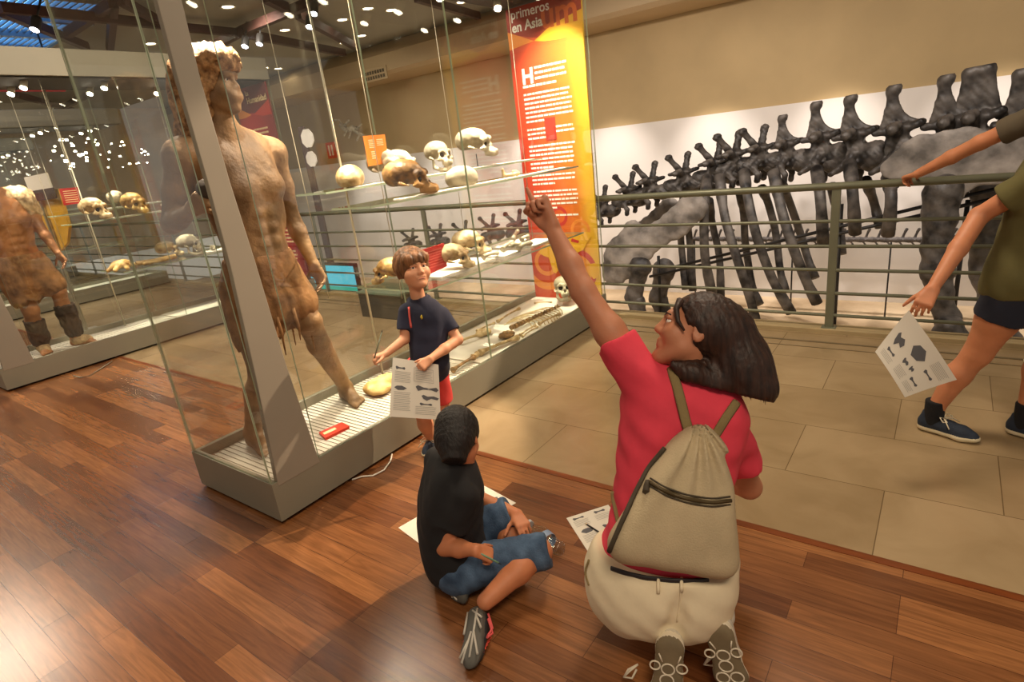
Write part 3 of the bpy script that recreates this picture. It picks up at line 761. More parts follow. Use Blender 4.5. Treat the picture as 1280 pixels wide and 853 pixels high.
hd = [(BX, BY-.001, 2.70), (BX, BY-.001, 2.52)]
for i in range(13):
    u = i/12; hd.append((BX+BW*u, BY-.001, 2.52-.105*math.sin(min(1, u*1.5)*PI*.5)+.02*max(0, u-.6)))
hd.append((BX+BW, BY-.001, 2.70))
g.poly(hd, .001, (0, -1, 0), 0)
wv = [(BX, BY-.002, 2.53)]
for i in range(9): u = i/8; wv.append((BX+BW*.36*u, BY-.002, 2.53-.115*u))
wv += [(BX+BW*.2, BY-.002, 2.405), (BX, BY-.002, 2.385)]
g.poly(wv, .001, (0, -1, 0), 1)
wv = [(BX+BW*.36, BY-.002, 2.415), (BX+BW*.6, BY-.002, 2.50), (BX+BW, BY-.002, 2.56), (BX+BW, BY-.002, 2.395), (BX+BW*.7, BY-.002, 2.385), (BX+BW*.5, BY-.002, 2.395)]
g.poly(wv, .001, (0, -1, 0), 2)
g.build('printed_header', ['ink_dark_red', 'ink_orange', 'ink_yellow'], t)
g = MB()
ax, ay = (1, 0, 0), (0, 0, 1)
text_mesh(g, 'primeros', .105, (BX+.05, BY-.0035, 2.615), ax, ay, 0, bold=.0015)
text_mesh(g, 'en Asia', .105, (BX+.05, BY-.0035, 2.515), ax, ay, 0, bold=.003)
text_mesh(g, 'um', .28, (BX+.34, BY-.003, 2.49), ax, ay, 1, bold=.006)
text_mesh(g, 'H', .17, (BX+.1, BY-.0035, 2.10), ax, ay, 0, bold=.006)
TX0, TX1 = BX+.1, BX+.565
text_rows(g, BX+.235, TX1, 2.222, 3, .042, .018, BY, 0, .95, rn); text_rows(g, TX0, TX1-.12, 2.085, 1, .042, .018, BY, 0, 1, rn)
z = 2.02
for n in (7, 3, 6, 3, 5, 2):
    text_rows(g, TX0, TX1+.02, z, n, .0375, .016, BY, 0, .5, rn); z -= n*.0375+.030
g.build('lettering', ['print_white', 'ink_deep_orange'], t)
g = MB()      # map and rings printed near the foot
def blob(pts, mi, lift): g.poly([tuple(aty(x, y, BY)*[1, 0, 1]+[0, BY-lift, 0]) for (x, y) in pts], .001, (0, -1, 0), mi)
def ring(cx, cz, r0, r1, mi, lift):
    n = 28
    for i in range(n):
        a, b = 2*PI*i/n, 2*PI*(i+1)/n
        pts = [(r0, a), (r1, a), (r1, b), (r0, b)]
        pts = [(min(max(cx+r*math.cos(q), BX), BX+BW), BY-lift, cz+r*math.sin(q)) for r, q in pts]
        if abs(pts[0][0]-pts[1][0])+abs(pts[0][2]-pts[1][2]) > .004: g.poly(pts, .0006, (0, -1, 0), mi)
ring(BX+.16, .52, .2, .27, 0, .001); ring(BX+.16, .52, .09, .13, 0, .001); ring(BX+.56, .82, .07, .1, 0, .001); ring(BX+.5, .45, .15, .2, 1, .001); ring(BX+.35, .95, .06, .09, 1, .001)
blob([(674, 316), (677, 308), (681, 306), (678, 297), (682, 292), (687, 293), (690, 305), (693, 314), (696, 320), (699, 333), (698, 338), (695, 342), (692, 340), (690, 334), (688, 328), (686, 322), (680, 320)], 2, .003)
blob([(684, 292), (690, 292), (737, 290), (739, 296), (734, 303), (730, 312), (722, 316), (716, 310), (710, 318), (704, 312), (697, 314), (692, 308), (688, 302)], 2, .003)
blob([(738, 330), (744, 329), (749, 337), (748, 347), (742, 349), (737, 341)], 2, .003)
blob([(715, 298), (724, 301), (723, 304), (714, 302)], 1, .004)
g.build('printed_map', ['ink_orange', 'ink_scarlet', 'ink_yellow'], t)
MB().box((BX+.29, BY-.005, 1.615), (BX+.40, BY-.002, 1.80)).build('name_plate', 'ink_dark_red', t)

# dark red banner at the end of the second showcase
BX2, BW2 = -7.605, .735
t = banner('text_banner', 'dark red text banner seen beyond the shoulder of the tall statue', (BX2, BY, .1735), BW2, ['banner_red'], None)
g = MB()
hd = [(BX2, BY-.001, 2.70), (BX2, BY-.001, 2.50), (BX2+.22, BY-.001, 2.40), (BX2+.4, BY-.001, 2.38), (BX2+.6, BY-.001, 2.44), (BX2+BW2, BY-.001, 2.52), (BX2+BW2, BY-.001, 2.70)]
g.poly(hd, .001, (0, -1, 0), 0)
g.poly([(BX2, BY-.002, 2.50), (BX2+.3, BY-.002, 2.37), (BX2+.15, BY-.002, 2.35), (BX2, BY-.002, 2.35)], .001, (0, -1, 0), 1)
g.poly([(BX2+.36, BY-.002, 2.37), (BX2+BW2, BY-.002, 2.50), (BX2+BW2, BY-.002, 2.33), (BX2+.55, BY-.002, 2.33)], .001, (0, -1, 0), 2)
g.build('printed_header', ['ink_wine', 'ink_orange', 'ink_scarlet'], t)
g = MB(); text_mesh(g, 'La', .075, (BX2+.27, BY-.003, 2.6), ax, ay, 0, bold=.002); text_mesh(g, 'Humanidad', .095, (BX2+.27, BY-.003, 2.505), ax, ay, 0, bold=.003)
text_mesh(g, 'H', .15, (BX2+.12, BY-.003, 2.06), ax, ay, 0, bold=.005)
text_rows(g, BX2+.26, BX2+.6, 2.2, 3, .05, .022, BY, 0, .8, rn)
z = 2.02
for n in (6, 6, 3, 5, 5, 4): text_rows(g, BX2+.12, BX2+.6, z, n, .05, .022, BY, 0, .6, rn); z -= n*.05+.03
g.build('lettering', ['print_cream'], t)

# yellow curved panel in the third showcase with a white sign over it
t = thing('yellow_panel', 'curved mustard yellow panel beyond the fur booted statue', 'panel', (-8.75, 2.2, 0))
p0, p1 = aty(40, 240, 2.4), aty(86, 312, 2.4)
g = MB(); g.poly([aty(x, y, 2.4) for (x, y) in ((41, 238), (72, 236), (80, 262), (86, 284), (84, 304), (76, 314), (62, 312), (54, 300))], .03, (0, -1, 0)); g.build('board', pm('mustard', (226, 172, 44), .5, var=.1), t, bevel=.004)
q = aty(68, 310, 2.42); MB().box((q[0]-.03, 2.41, 0), (q[0]+.03, 2.45, q[2])).box((q[0]-.2, 2.3, 0), (q[0]+.2, 2.6, .03)).build('stand', 'case_grey', t)
t = thing('white_sign', 'white rectangular sign with a brown lower strip above the mustard panel', 'sign', tuple(aty(50, 250, 2.35)*[1, 1, 0]))
a, b = aty(31, 222, 2.35), aty(69, 246, 2.35)
MB().box((a[0], 2.34, (a[2]+b[2])/2-.03), (b[0], 2.36, a[2])).build('board', 'sign_white', t)
MB().box((a[0]+.02, 2.34, b[2]-.02), (b[0]+.02, 2.36, (a[2]+b[2])/2-.03)).build('lower_strip', 'brown_steel', t)
MB().box((a[0]+.1, 2.365, 0), (a[0]+.14, 2.385, a[2])).build('post', 'case_grey', t)

# white eight-sided plates on an added board imitating the red banner's reflection
t = thing('reflection_board', 'dark board imitating a reflection, with two white eight sided plates beyond the dark red banner', 'stand', tuple(aty(392, 210, 7.4)*[1, 1, 0]+[0, 0, -1.35]))
a, b = aty(378, 158, 7.4), aty(400, 330, 7.4)
MB().box((a[0], 7.4, -1.35), (b[0]+.25, 7.46, a[2])).build('back_board', pm('reflection_brown', (84, 62, 52), .6), t, bevel=.01)
for (x, y, r) in ((384, 173, .2), (389, 199, .17)):
    c = aty(x, y, 7.38); g = MB(); g.poly([(c[0]+r*math.cos(PI/8+i*PI/4), 7.38, c[2]+r*.9*math.sin(PI/8+i*PI/4)) for i in range(8)], .015, (0, -1, 0)); g.build('plate', 'sign_white', t)
# red notice on the far wall
c = aty(414, 188, 10.25); t = thing('wall_notice', 'small red notice on the far wall beyond the showcase', 'sign', tuple(c))
MB().box((c[0]-.17, 10.24, c[2]-.2), (c[0]+.17, 10.3, c[2]+.2)).build('board', 'sign_red', t, bevel=.005)
g = MB(); g.box((c[0]-.09, 10.235, c[2]-.13), (c[0]-.03, 10.24, c[2]+.13)); g.box((c[0]+.03, 10.235, c[2]-.13), (c[0]+.09, 10.24, c[2]+.13)); g.build('mark', 'sign_white', t)
# small white fossil hung high on the wall
c = aty(440, 162, 10.1); t = thing('hanging_fossil_skeleton', 'small pale animal skeleton hung high on the far wall', 'skeleton', tuple(c))
g = MB(); pts = [aty(x, y, 10.1) for (x, y) in ((426, 156), (433, 163), (441, 160), (449, 167), (458, 172))]
g.tube(pts, [.07, .06, .07, .05, .03], 8); g.build('spine', 'skull_white', t)
for (x, y, u, v) in ((426, 154, 418, 150), (433, 160, 430, 170), (437, 162, 436, 173), (445, 163, 452, 155), (449, 166, 446, 176), (430, 158, 436, 150)):
    g = MB(); g.tube([aty(x, y, 10.1), aty((x+u)/2+2, (y+v)/2-2, 10.02), aty(u, v, 10.0)], [.035, .025, .02], 8); g.build('limb', 'skull_white', t)
g = MB(); g.cyl(tuple(c+np.array([0, .02, .05])), (c[0], 10.3, c[2]+.05), .012, 8); g.build('bracket', 'black_iron', t)

# ------------------------------------------------------------------ skulls, signs and bones in the showcases
def skull_sd(jaw=True, long=0.0, brow=1.0, low=1.0):
    S = SD((-.13, -.1, -.08), (.17, .1, .17), .0032)
    S.add(ell((-.02, 0, .086), (.092+long*.2, .069, .060*low)))
    S.add(ell((-.06, 0, .066), (.052, .06, .048)), .03)
    for s in (-1, 1): S.chain([(.078, s*.006, .067), (.076, s*.03, .073), (.06, s*.05, .064)], [.011*brow, .0125*brow, .009*brow], .012)              # brow
    S.chain([(.066, 0, .062), (.078, 0, .035), (.088+long*.7, 0, .0)], [.014, .02, .026], .02)   # mid face
    S.add(rbx((.078+long*.7, 0, -.008), (.030+long*.4, .030, .017), .012), .02)                 # upper jaw
    for s in (-1, 1):
        S.chain([(.074, s*.026, .018), (.066, s*.05, .022), (.03, s*.068, .028), (-.015, s*.066, .034)], [.014, .013, .0085, .011], .012)
        S.chain([(.066, s*.05, .022), (.062, s*.05, .062)], [.009, .009], .01)
        S.sub(ell((.087, s*.029, .046), (.032, .0185, .0165)), .006)
        S.sub(ell((.036, s*.062, .05), (.03, .016, .028)), .014)
    S.sub(ell((.103+long*.6, 0, .022), (.03, .0105, .015)), .005)
    S.sub(cap((-.06, 0, -.005), (.03, 0, -.015), .03), .02)
    for i in range(-4, 5): S.sub(cap((.104+long*1.1-.0018*i*i, i*.0068, -.026), (.112+long*1.1-.0018*i*i, i*.0068, -.012), .0014), .001)
    if jaw:
        for s in (-1, 1): S.chain([(.0, s*.054, .02), (-.002, s*.052, -.03), (.05, s*.036, -.05), (.084+long*.7, s*.012, -.052)], [.009, .012, .013, .015], .01)
        S.add(cap((.09+long*.7, -.012, -.04), (.09+long*.7, .012, -.04), .013), .01)
    S.disp(lambda X, Y, Z: .0013*np.sin(X*120+Z*40)*np.sin(Y*130)*np.sin(Z*110), .012)
    return S
def make_skull(name, label, mat, **k):
    t = thing(name, label, 'skull', (0, 0, 0))
    S = skull_sd(**k); mins = np.argwhere(S.F < 0)[:, 2].min()*S.h+S.lo[2]
    o = S.mesh('cranium', [mat, 'socket_shade'], t, origin=(0, 0, mins), smooth=1)
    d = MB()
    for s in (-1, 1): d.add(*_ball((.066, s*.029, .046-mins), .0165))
    d.build('eye_socket_shade', 'socket_shade', t)  # dark balls stand in for the shade inside the sockets
    return t
def _ball(c, r, n=10):
    vs = []; fs = []
    for i in range(n+1):
        for j in range(n):
            th = PI*i/n; ph = 2*PI*j/n; vs.append((c[0]+r*math.sin(th)*math.cos(ph), c[1]+r*math.sin(th)*math.sin(ph), c[2]+r*math.cos(th)))
    for i in range(n):
        for j in range(n): fs.append((i*n+j, (i+1)*n+j, (i+1)*n+(j+1) % n, i*n+(j+1) % n))
    return vs, fs, 0, True
ZT, ZB_, ZL = 1.384, 1.478, .827
XF, XB = -2.665, -3.03        # middle lines of the front and the raised rear shelf
def mv(t, x, y, X, z, rz, s=1.0):
    q = atx(x, y, X); t.location = (X, q[1], z); t.rotation_euler = (0, 0, rz); t.scale = (s, s, s); return t
A = make_skull('hominid_skull', 'dark brown skull with long muzzle, front edge of the upper glass shelf', 'skull_brown', jaw=False, long=.035, brow=1.5); mv(A, 512, 240, XF, ZT+.004, math.radians(24), 1.25)
B = make_skull('hominid_skull', 'large white and tan skull right under the orange sign on the raised shelf', 'skull_white', jaw=False, long=.01, brow=1.2); mv(B, 484, 226, XB, ZB_+.004, math.radians(-5), 1.2)
mv(dup(B, (0, 0, 0), label='white skull half hidden behind the large white and tan one'), 503, 222, XB-.02, ZB_+.004, math.radians(25), 1.1)
D = make_skull('hominid_skull', 'small white skull with small eye holes at the middle of the upper shelf', 'skull_white', jaw=True, long=0, brow=.7); mv(D, 551, 212, XB, ZB_+.004, math.radians(-8), 1.05)
E_ = make_skull('hominid_skull', 'white skull raised on a thin stand at the top of the showcase', 'skull_white', jaw=False, long=.022, brow=1.6); mv(E_, 596, 198, XB, ZB_+.07, math.radians(22), 1.3)
t2 = thing('skull_stand', 'thin black stand under the raised white skull', 'stand', tuple(E_.location)); b0 = np.array(E_.location)
g = MB(); g.cyl((b0[0], b0[1], ZB_+.005), (b0[0], b0[1], ZB_+.1), .004, 8); g.build('post', 'black_iron', t2); g = MB(); g.box((b0[0]-.05, b0[1]-.05, ZB_+.0045), (b0[0]+.05, b0[1]+.05, ZB_+.006)); g.build('base_plate', 'black_iron', t2)
def cranium(name, label, mat, loc, rz, s):
    S = SD((-.12, -.09, -.02), (.12, .09, .13), .004); S.add(ell((0, 0, .045), (.1, .074, .07))); S.add(cap((.07, -.035, .03), (.07, .035, .03), .014), .02); S.cut((0, 0, .0), (0, 0, -1), .01)
    S.sub(ell((.1, .03, .01), (.03, .018, .018)), .006); S.sub(ell((.1, -.03, .01), (.03, .018, .018)), .006)
    o = S.mesh(name, mat, None, origin=(0, 0, 0)); tag(o, label, 'skull'); o.location = loc; o.rotation_euler = (0, 0, rz); o.scale = (s,)*3; return o
cranium('fossil_cranium', 'rounded white braincase in front of the raised skull on the upper shelf', 'skull_white', (XF, atx(578, 231, XF)[1], ZT+.004), math.radians(60), 1.15)
cranium('fossil_cranium', 'tan braincase at the near end of the raised shelf, before the orange sign', 'skull_tan', (XB, atx(438, 224, XB)[1], ZB_+.004), 2.2, 1.15)
# lower jaw
g = SD((-.06, -.06, -.01), (.08, .06, .07), .0035)
for s in (-1, 1): g.chain([(-.04, s*.045, .05), (-.035, s*.043, .012), (.02, s*.032, .012), (.05, s*.008, .014)], [.007, .01, .01, .012], .01)
g.add(cap((.05, -.01, .014), (.05, .01, .014), .013), .01)
for i in range(-3, 4): g.add(cap((.045-abs(i)*.008, i*.011, .025), (.045-abs(i)*.008, i*.011, .033), .0045), .002)
o = g.mesh('lower_jaw', 'skull_tan', None, origin=(0, 0, 0)); tag(o, 'small toothed lower jaw by the orange banner end of the upper shelf', 'jaw bone'); o.location = (XF, atx(637, 219, XF)[1], ZT+.004); o.rotation_euler = (0, 0, .6); o.scale = (1.2,)*3
G_ = make_skull('hominid_skull', 'golden tan skull right behind the hair of the boy in the polo', 'skull_gold', jaw=False, long=.02, brow=1.3); mv(G_, 486, 340, -2.95, ZL+.004, math.radians(200), 1.0)
H_ = mv(make_skull('hominid_skull', 'tan and brown skull, rear one of two beside the red sign on the lower shelf', 'skull_tan', jaw=False, long=.03, brow=1.5), 589, 318, -2.93, ZL+.014, math.radians(25), 1.15)
I_ = make_skull('hominid_skull', 'pale skull with a dark open jaw right beside the red sign on the lower shelf', 'skull_tan', jaw=False, long=.03, brow=1.4); mv(I_, 570, 333, -2.74, ZL+.014, math.radians(18), 1.0)
for o in SC.objects:
    if o.parent is None and o.get('category') == 'skull': o['group'] = 'fossil skulls in the front showcase'
# white display boards on the shelves
def tray(label, quad, z, th=.01):
    c = np.mean([atz(x, y, z) for x, y in quad], 0)
    g = MB(); g.poly([atz(x, y, z)+np.array([0, 0, th]) for (x, y) in quad], th, (0, 0, 1)); o = g.build('display_tray', 'deck_white', None, bevel=.002, origin=tuple(c)); tag(o, label, 'tray', 'white boards under the fossils'); return o
def shelfquad(y0, y1, x0, x1, z, label, th=.004):
    g = MB(); g.box((x0, y0, z), (x1, y1, z+th)); o = g.build('display_board', 'deck_white', None, origin=((x0+x1)/2, (y0+y1)/2, z)); tag(o, label, 'board', 'white boards under the fossils')
shelfquad(2.45, 4.38, -2.66, -2.565, ZT-.0005, 'long white strip along the front edge of the upper glass shelf')
shelfquad(2.42, 4.38, -3.0, -2.91, ZB_-.0005, 'long white strip along the back of the upper glass shelf')
shelfquad(2.75, 3.35, -3.1, -2.66, ZL-.0005, 'wide white board under the skulls beside the red sign', .012)
shelfquad(3.40, 3.62, -2.95, -2.62, ZL-.0005, 'white board just past the skulls on the lower shelf', .012)
shelfquad(3.72, 4.1, -3.05, -2.86, ZL-.0005, 'white board at the back under the small white bones', .012)
shelfquad(3.80, 4.1, -2.8, -2.62, ZL-.0005, 'white board at the front under the small white bones', .012)
def bonepiece(label, mat, pts, r, name='fossil_bone'):
    P = [np.array(p) for p in pts]; k = len(P); c = P[0]
    g = MB(); rs = [r*(1.5 if i in (0, k-1) else 1) for i in range(k)]; g.tube(P, rs, 8); o = g.build(name, mat, None, origin=tuple(c)); tag(o, label, 'bone', 'small bones on the lower shelf'); return o
for i, (a, b, lb) in enumerate([((628, 312), (640, 303), 'small white bone lying across the board nearest the skulls'), ((638, 308), (652, 306), 'small white bone in the middle of the bone pile'), ((641, 300), (647, 289), 'small white bone standing up at the top of the pile'), ((648, 311), (663, 304), 'small white bone at the banner end of the pile'), ((604, 322), (622, 316), 'slim white bone beside the pale skull'), ((652, 300), (660, 296), 'short white bone at the back of the pile')]):
    p, q = atz(a[0], a[1], ZL+.035), atz(b[0], b[1], ZL+.035); bonepiece(lb, 'skull_white', [p, p*.66+q*.34+np.array([0, 0, .012]), p*.34+q*.66+np.array([0, 0, .008]), q], .014)
def plaque(name, label, quad, Yc, mat, rows, cat='sign', Xc=None, ink='print_cream'):
    P = [atx(x, y, Xc) if Xc is not None else aty(x, y, Yc) for (x, y) in quad]      # tl tr br bl
    t = thing(name, label, cat, tuple(np.mean(P[2:], 0)))
    u = P[1]-P[0]; v = P[3]-P[0]; nn = _n(np.cross(v, u))
    if nn.dot(EYE-P[0]) < 0: nn = -nn
    g = MB(); g.poly(P, .006, nn); g.build('board', mat, t)
    g = MB()
    for (a, b, c, d) in rows: g.poly([P[0]+u*a+v*b+nn*.001, P[0]+u*c+v*b+nn*.001, P[0]+u*c+v*d+nn*.001, P[0]+u*a+v*d+nn*.001], .001, nn)
    g.build('lettering', ink, t)
    return t
plaque('caption_sign', 'small orange caption sign on the upper shelf of the front showcase', [(454, 170), (481, 168), (486, 204), (461, 208)], None, 'sign_orange', [(.18, .14+.06*k, .45, .17+.06*k) for k in range(5)]+[(.55, .14+.06*k, .85, .17+.06*k) for k in range(4)]+[(.22, .52+.07*k, .42, .56+.07*k) for k in range(4)], Xc=-2.98)
plaque('caption_sign', 'red caption sign beside the face of the boy in the polo', [(529, 312), (555, 304), (559, 333), (533, 345)], None, 'sign_red', [(.15, .14+.1*k, .86, .17+.1*k) for k in range(7)], Xc=-2.78, ink=pm('ink_pink', (222, 110, 96), .6))
# label on the ribbed deck, golden stone
P = [atz(x, y, .176) for (x, y) in ((399, 543), (428, 530), (437, 535), (407, 550))]
t = thing('caption_plate', 'small red caption plate lying on the ribbed deck at the statue foot', 'sign', tuple(np.mean(P, 0)-[0, 0, .006]))
g = MB(); g.poly([p+np.array([0, 0, .012]) for p in P], .0165, (0, 0, 1)); g.build('plate', pm('plate_red', (226, 58, 40), .4), t)
u, v = P[1]-P[0], P[3]-P[0]; g = MB(); g.poly([P[0]+u*a+v*b+np.array([0, 0, .013]) for (a, b) in ((.08, .3), (.6, .3), (.6, .6), (.08, .6))], .001, (0, 0, 1)); g.build('lettering', 'print_cream', t)
c = atz(476, 488, .18); S = SD(c-[.2, .2, .03], c+[.2, .2, .2], .006)
S.add(ell(c+[0, 0, .03], (.085, .12, .05), [[.8, .6, 0], [-.6, .8, 0], [0, 0, 1]])); S.add(ell(c+[.02, .06, .05], (.06, .06, .045)), .03); S.add(ell(c+[-.03, -.05, .03], (.05, .05, .045)), .02)
S.disp(lambda X, Y, Z: .006*np.sin(X*70)*np.sin(Y*60+Z*40), .03); S.cut(c, (0, 0, -1))
tag(S.mesh('ochre_stone', 'ochre_stone', None, origin=tuple(c)), 'golden yellow rock on the deck in front of the statue toes', 'rock')

# human skeleton laid out on the white board
ZB = .204
def bz(x, y, z=ZB): return atz(x, y, z)
skel = thing('human_skeleton', 'fossil human skeleton laid out on the white board of the front showcase', 'skeleton', tuple(bz(650, 410, .172)))
Sk = skull_sd(jaw=True, brow=1.0); o = Sk.mesh('skull', ['skull_white'], skel, origin=(0, 0, 0)); c = bz(706, 380, .172)
o.location = Vector(c+np.array([0, 0, .1]))-skel.location; o.rotation_euler = (0, math.radians(-12), math.radians(-52)); o.scale = (1.12,)*3
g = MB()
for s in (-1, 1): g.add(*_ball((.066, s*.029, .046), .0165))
q = g.build('eye_socket_shade', 'socket_shade', o, origin=(0, 0, 0))  # socket shade as dark balls, as on the shelf skulls
def lbone(name, a, b, r, mat='bone_tan'):
    a, b = np.array(a), np.array(b); pr = [1.9, 1.7, 1.1, .9, .85, .9, 1.15, 1.7, 2.0]; tt = [0, .05, .14, .3, .5, .7, .86, .95, 1]
    g = MB(); g.tube([a+(b-a)*u+np.array([0, 0, .006*math.sin(u*PI)]) for u in tt], [r*k for k in pr], 8); g.build(name, mat, skel)
lbone('thigh_bone', bz(647, 422), bz(600, 441), .014); lbone('shin_bone', bz(592, 447), bz(566, 463), .012, 'bone_dark'); lbone('thigh_bone', bz(602, 418), bz(574, 427), .013)
lbone('shin_bone', bz(566, 430), bz(530, 445), .011); lbone('upper_arm_bone', bz(649, 386), bz(622, 402), .009); lbone('forearm_bone', bz(618, 404), bz(596, 414), .007)
lbone('upper_arm_bone', bz(699, 393), bz(674, 405), .009); lbone('forearm_bone', bz(669, 407), bz(650, 419), .007); lbone('forearm_bone', bz(672, 409), bz(653, 421), .006)
lbone('collar_bone', bz(690, 378), bz(668, 379), .006); lbone('kneecap', bz(596, 443, .2), bz(592, 446, .2), .013)
for (x, y) in ((634, 418), (605, 415)):
    c = bz(x, y, .2); S = SD(c-[.09, .09, .04], c+[.09, .09, .06], .004); S.add(ell(c, (.06, .07, .022))); S.sub(ell(c+[.0, .0, .02], (.03, .034, .03)), .01); S.add(cap(c+[.03, -.05, 0], c+[-.02, -.07, 0], .014), .01)
    S.disp(lambda X, Y, Z: .004*np.sin(X*130)*np.sin(Y*120), .02); S.mesh('hip_bone', 'bone_dark' if x > 620 else 'bone_tan', skel)
sp0, sp1 = bz(697, 384), bz(640, 410)
for i in range(17):
    c = sp0+(sp1-sp0)*i/16+np.array([.006*(i % 2), 0, .004]); d = _n(sp1-sp0); s_ = _n(np.cross(d, (0, 0, 1)))
    g = MB(); g.tube([c-d*.012, c+d*.012], [.014+.0005*i]*2, 8); g.tube([c-s_*.03, c+s_*.03], .005, 6); g.tube([c, c+np.array([0, 0, .022])], .005, 6); g.build('vertebra', 'bone_dark', skel)
for i in range(11):
    c = sp0+(sp1-sp0)*(.1+.068*i); d = _n(sp1-sp0); s_ = _n(np.cross(d, (0, 0, 1))); L_ = .13+.05*math.sin(i/10*PI)
    for sg in (-1, 1):
        pts = [c+s_*sg*(.02+L_*u)+d*(.09*u*u-.02)+np.array([0, 0, .012*math.sin(u*PI)-.012*u]) for u in (0, .2, .4, .6, .8, 1)]
        g = MB(); g.tube(pts, .0042, 6); g.build('rib', 'bone_tan', skel)

# second showcase: sign, skulls and golden bones
Z2T, Z2L = 1.384, .827
plaque('caption_sign', 'small square red caption sign beyond the fur booted statue', [(74, 236), (97, 234), (101, 254), (80, 257)], None, 'sign_red', [(.15, .16+.13*k, .86, .2+.13*k) for k in range(6)], Xc=-7.1, ink='print_cream')
x2 = CASE_X[1]
def place2(src, X, Y, z, rz, label, s): o = dup(src, (X, Y, z), (0, 0, rz), label, s); o['group'] = 'fossil skulls in the second showcase'; return o
def xs(x, y, X): return atx(x, y, X)
place2(I_, *xs(117, 260, -7.05)[:2], Z2T+.004, math.radians(20), 'tan skull next to the square red sign in the second showcase', 1.3)
place2(G_, *xs(167, 253, -7.05)[:2], Z2T+.004, math.radians(10), 'golden skull farthest from the square red sign, upper shelf of the second showcase', 1.3)
place2(B, *xs(147, 252, -7.46)[:2], 1.482, math.radians(130), 'dim grey skull between the two golden ones in the second showcase', 1.0)
place2(D, *xs(240, 315, -7.05)[:2], Z2L+.004, math.radians(40), 'pale skull on the lower shelf, by the tall statue arm', 1.2)
place2(I_, *xs(207, 302, -7.42)[:2], Z2L+.004, math.radians(70), 'tan skull on the lower shelf of the second showcase', 1.1)
for i, (X, Y, l) in enumerate([(-7.06, 2.50, 'wide golden jaw bones heaped on the lower shelf of the second showcase'), (-7.05, 2.85, 'long golden bone on the lower shelf of the second showcase')]):
    S = SD((-.2, -.2, -.02), (.2, .2, .16), .006)
    if i == 0:
        for k in range(7): a = k*.9; S.chain([(.13*math.cos(a), .13*math.sin(a), .02), (.04*math.cos(a+.5), .04*math.sin(a+.5), .07), (-.1*math.cos(a+.9), .1*math.sin(a+.3), .03)], [.022, .028, .018], .02)
        S.add(ell((0, 0, .06), (.07, .09, .04)), .03)
    else: S.chain([(-.05, -.18, .025), (0, 0, .03), (.04, .18, .03)], [.03, .018, .03], .01); S.chain([(.05, -.15, .02), (.06, .1, .02)], [.02, .018], .01)
    o = S.mesh('fossil_bone', 'skull_gold', None, origin=(0, 0, 0)); tag(o, l, 'bone'); o.location = (X, Y, Z2L+.015)

# red fascia banner and many small lamps far across the hall
a_, b_ = atx(-4, 101, -10.9), atx(80, 107, -10.9)
t = thing('fascia_banner', 'red strip banner with pale lettering high over the distant showcases', 'banner', tuple(a_))
MB().box((-10.93, a_[1], a_[2]-.14), (-10.9, b_[1], a_[2]+.10)).build('board', 'sign_red', t)
g = MB(); y = a_[1]+.08
rr2 = random.Random(9)
while y < b_[1]-.2:
    w = rr2.uniform(.05, .11); g.box((-10.899, y, a_[2]-.05), (-10.895, y+w, a_[2]+.03)); y += w+.035
g.build('lettering', 'print_cream', t)
for q in (.15, .85): MB().box((-10.925, a_[1]+(b_[1]-a_[1])*q, a_[2]+.1), (-10.905, a_[1]+(b_[1]-a_[1])*q+.02, 3.98)).build('hanger', 'black_iron', t)

# white boards and small fossils on the shelves of the second showcase
def shelf2(y0, y1, x0, x1, z, label, th=.004):
    g = MB(); g.box((x0, y0, z), (x1, y1, z+th)); o = g.build('display_board', 'deck_white', None, origin=((x0+x1)/2, (y0+y1)/2, z)); tag(o, label, 'board', 'white boards in the second showcase')
shelf2(2.5, 4.4, -7.04, -6.985, ZT, 'white strip along the front of the upper shelf in the second showcase')
shelf2(2.42, 4.4, -7.4, -7.31, ZB_, 'white strip along the raised rear shelf in the second showcase')
shelf2(3.35, 4.4, -7.2, -6.985, ZL, 'white board past the golden bones on the lower shelf of the second showcase', .012)
rr3 = random.Random(12)
for i in range(9):
    y = 3.1+i*.14; z = (ZL+.014) if y > 3.4 and i % 2 else ZT+.006
    S = SD((-.06, -.06, -.005), (.06, .06, .09), .005); S.add(ell((0, 0, .03), (.03+.012*rr3.random(), .04, .03))); S.add(cap((-.02, .0, .02), (.03, .02, .05), .016), .015); S.add(cap((0, -.03, .015), (.02, .035, .02), .014), .01); S.cut((0, 0, .001), (0, 0, -1))
    o = S.mesh('fossil_fragment', 'skull_tan' if i % 3 else 'skull_white', None, origin=(0, 0, 0)); tag(o, 'small fossil lump in the row on the shelves of the second showcase', 'fossil', 'small fossils in the second showcase'); o.location = (-7.01 if z > 1 else -7.08, y, z); o.rotation_euler = (0, 0, rr3.random()*6)
# ------------------------------------------------------------------ figures
V3 = lambda *a: np.array(a, float)
pm('skin_woman', (186, 124, 92), .55, var=.06, vscale=14, sss=.12, bump=.06, bscale=120)
pm('skin_boy', (200, 128, 88), .55, var=.06, vscale=14, sss=.12)
pm('skin_light', (226, 162, 124), .55, var=.06, vscale=14, sss=.12)
pm('skin_teen', (198, 130, 92), .55, var=.06, vscale=14, sss=.12)
pm('lips', (170, 88, 74), .5); pm('eye_white', (232, 226, 216), .2); pm('iris_brown', (52, 32, 20), .15)
pm('hair_dark', (40, 21, 14), .55, var=.4, vscale=70, stretch=(1, 1, .1), bump=.35, bscale=110, col2=(58, 34, 23))
pm('hair_black', (26, 21, 19), .6, var=.4, vscale=70, stretch=(1, 1, .2), bump=.5, bscale=120)
pm('hair_brown', (104, 68, 40), .5, var=.4, vscale=50, stretch=(1, 1, .15), bump=.5, bscale=90, col2=(150, 102, 62))
pm('tee_coral', (222, 62, 82), .85, var=.08, vscale=9, bump=.25, bscale=14)
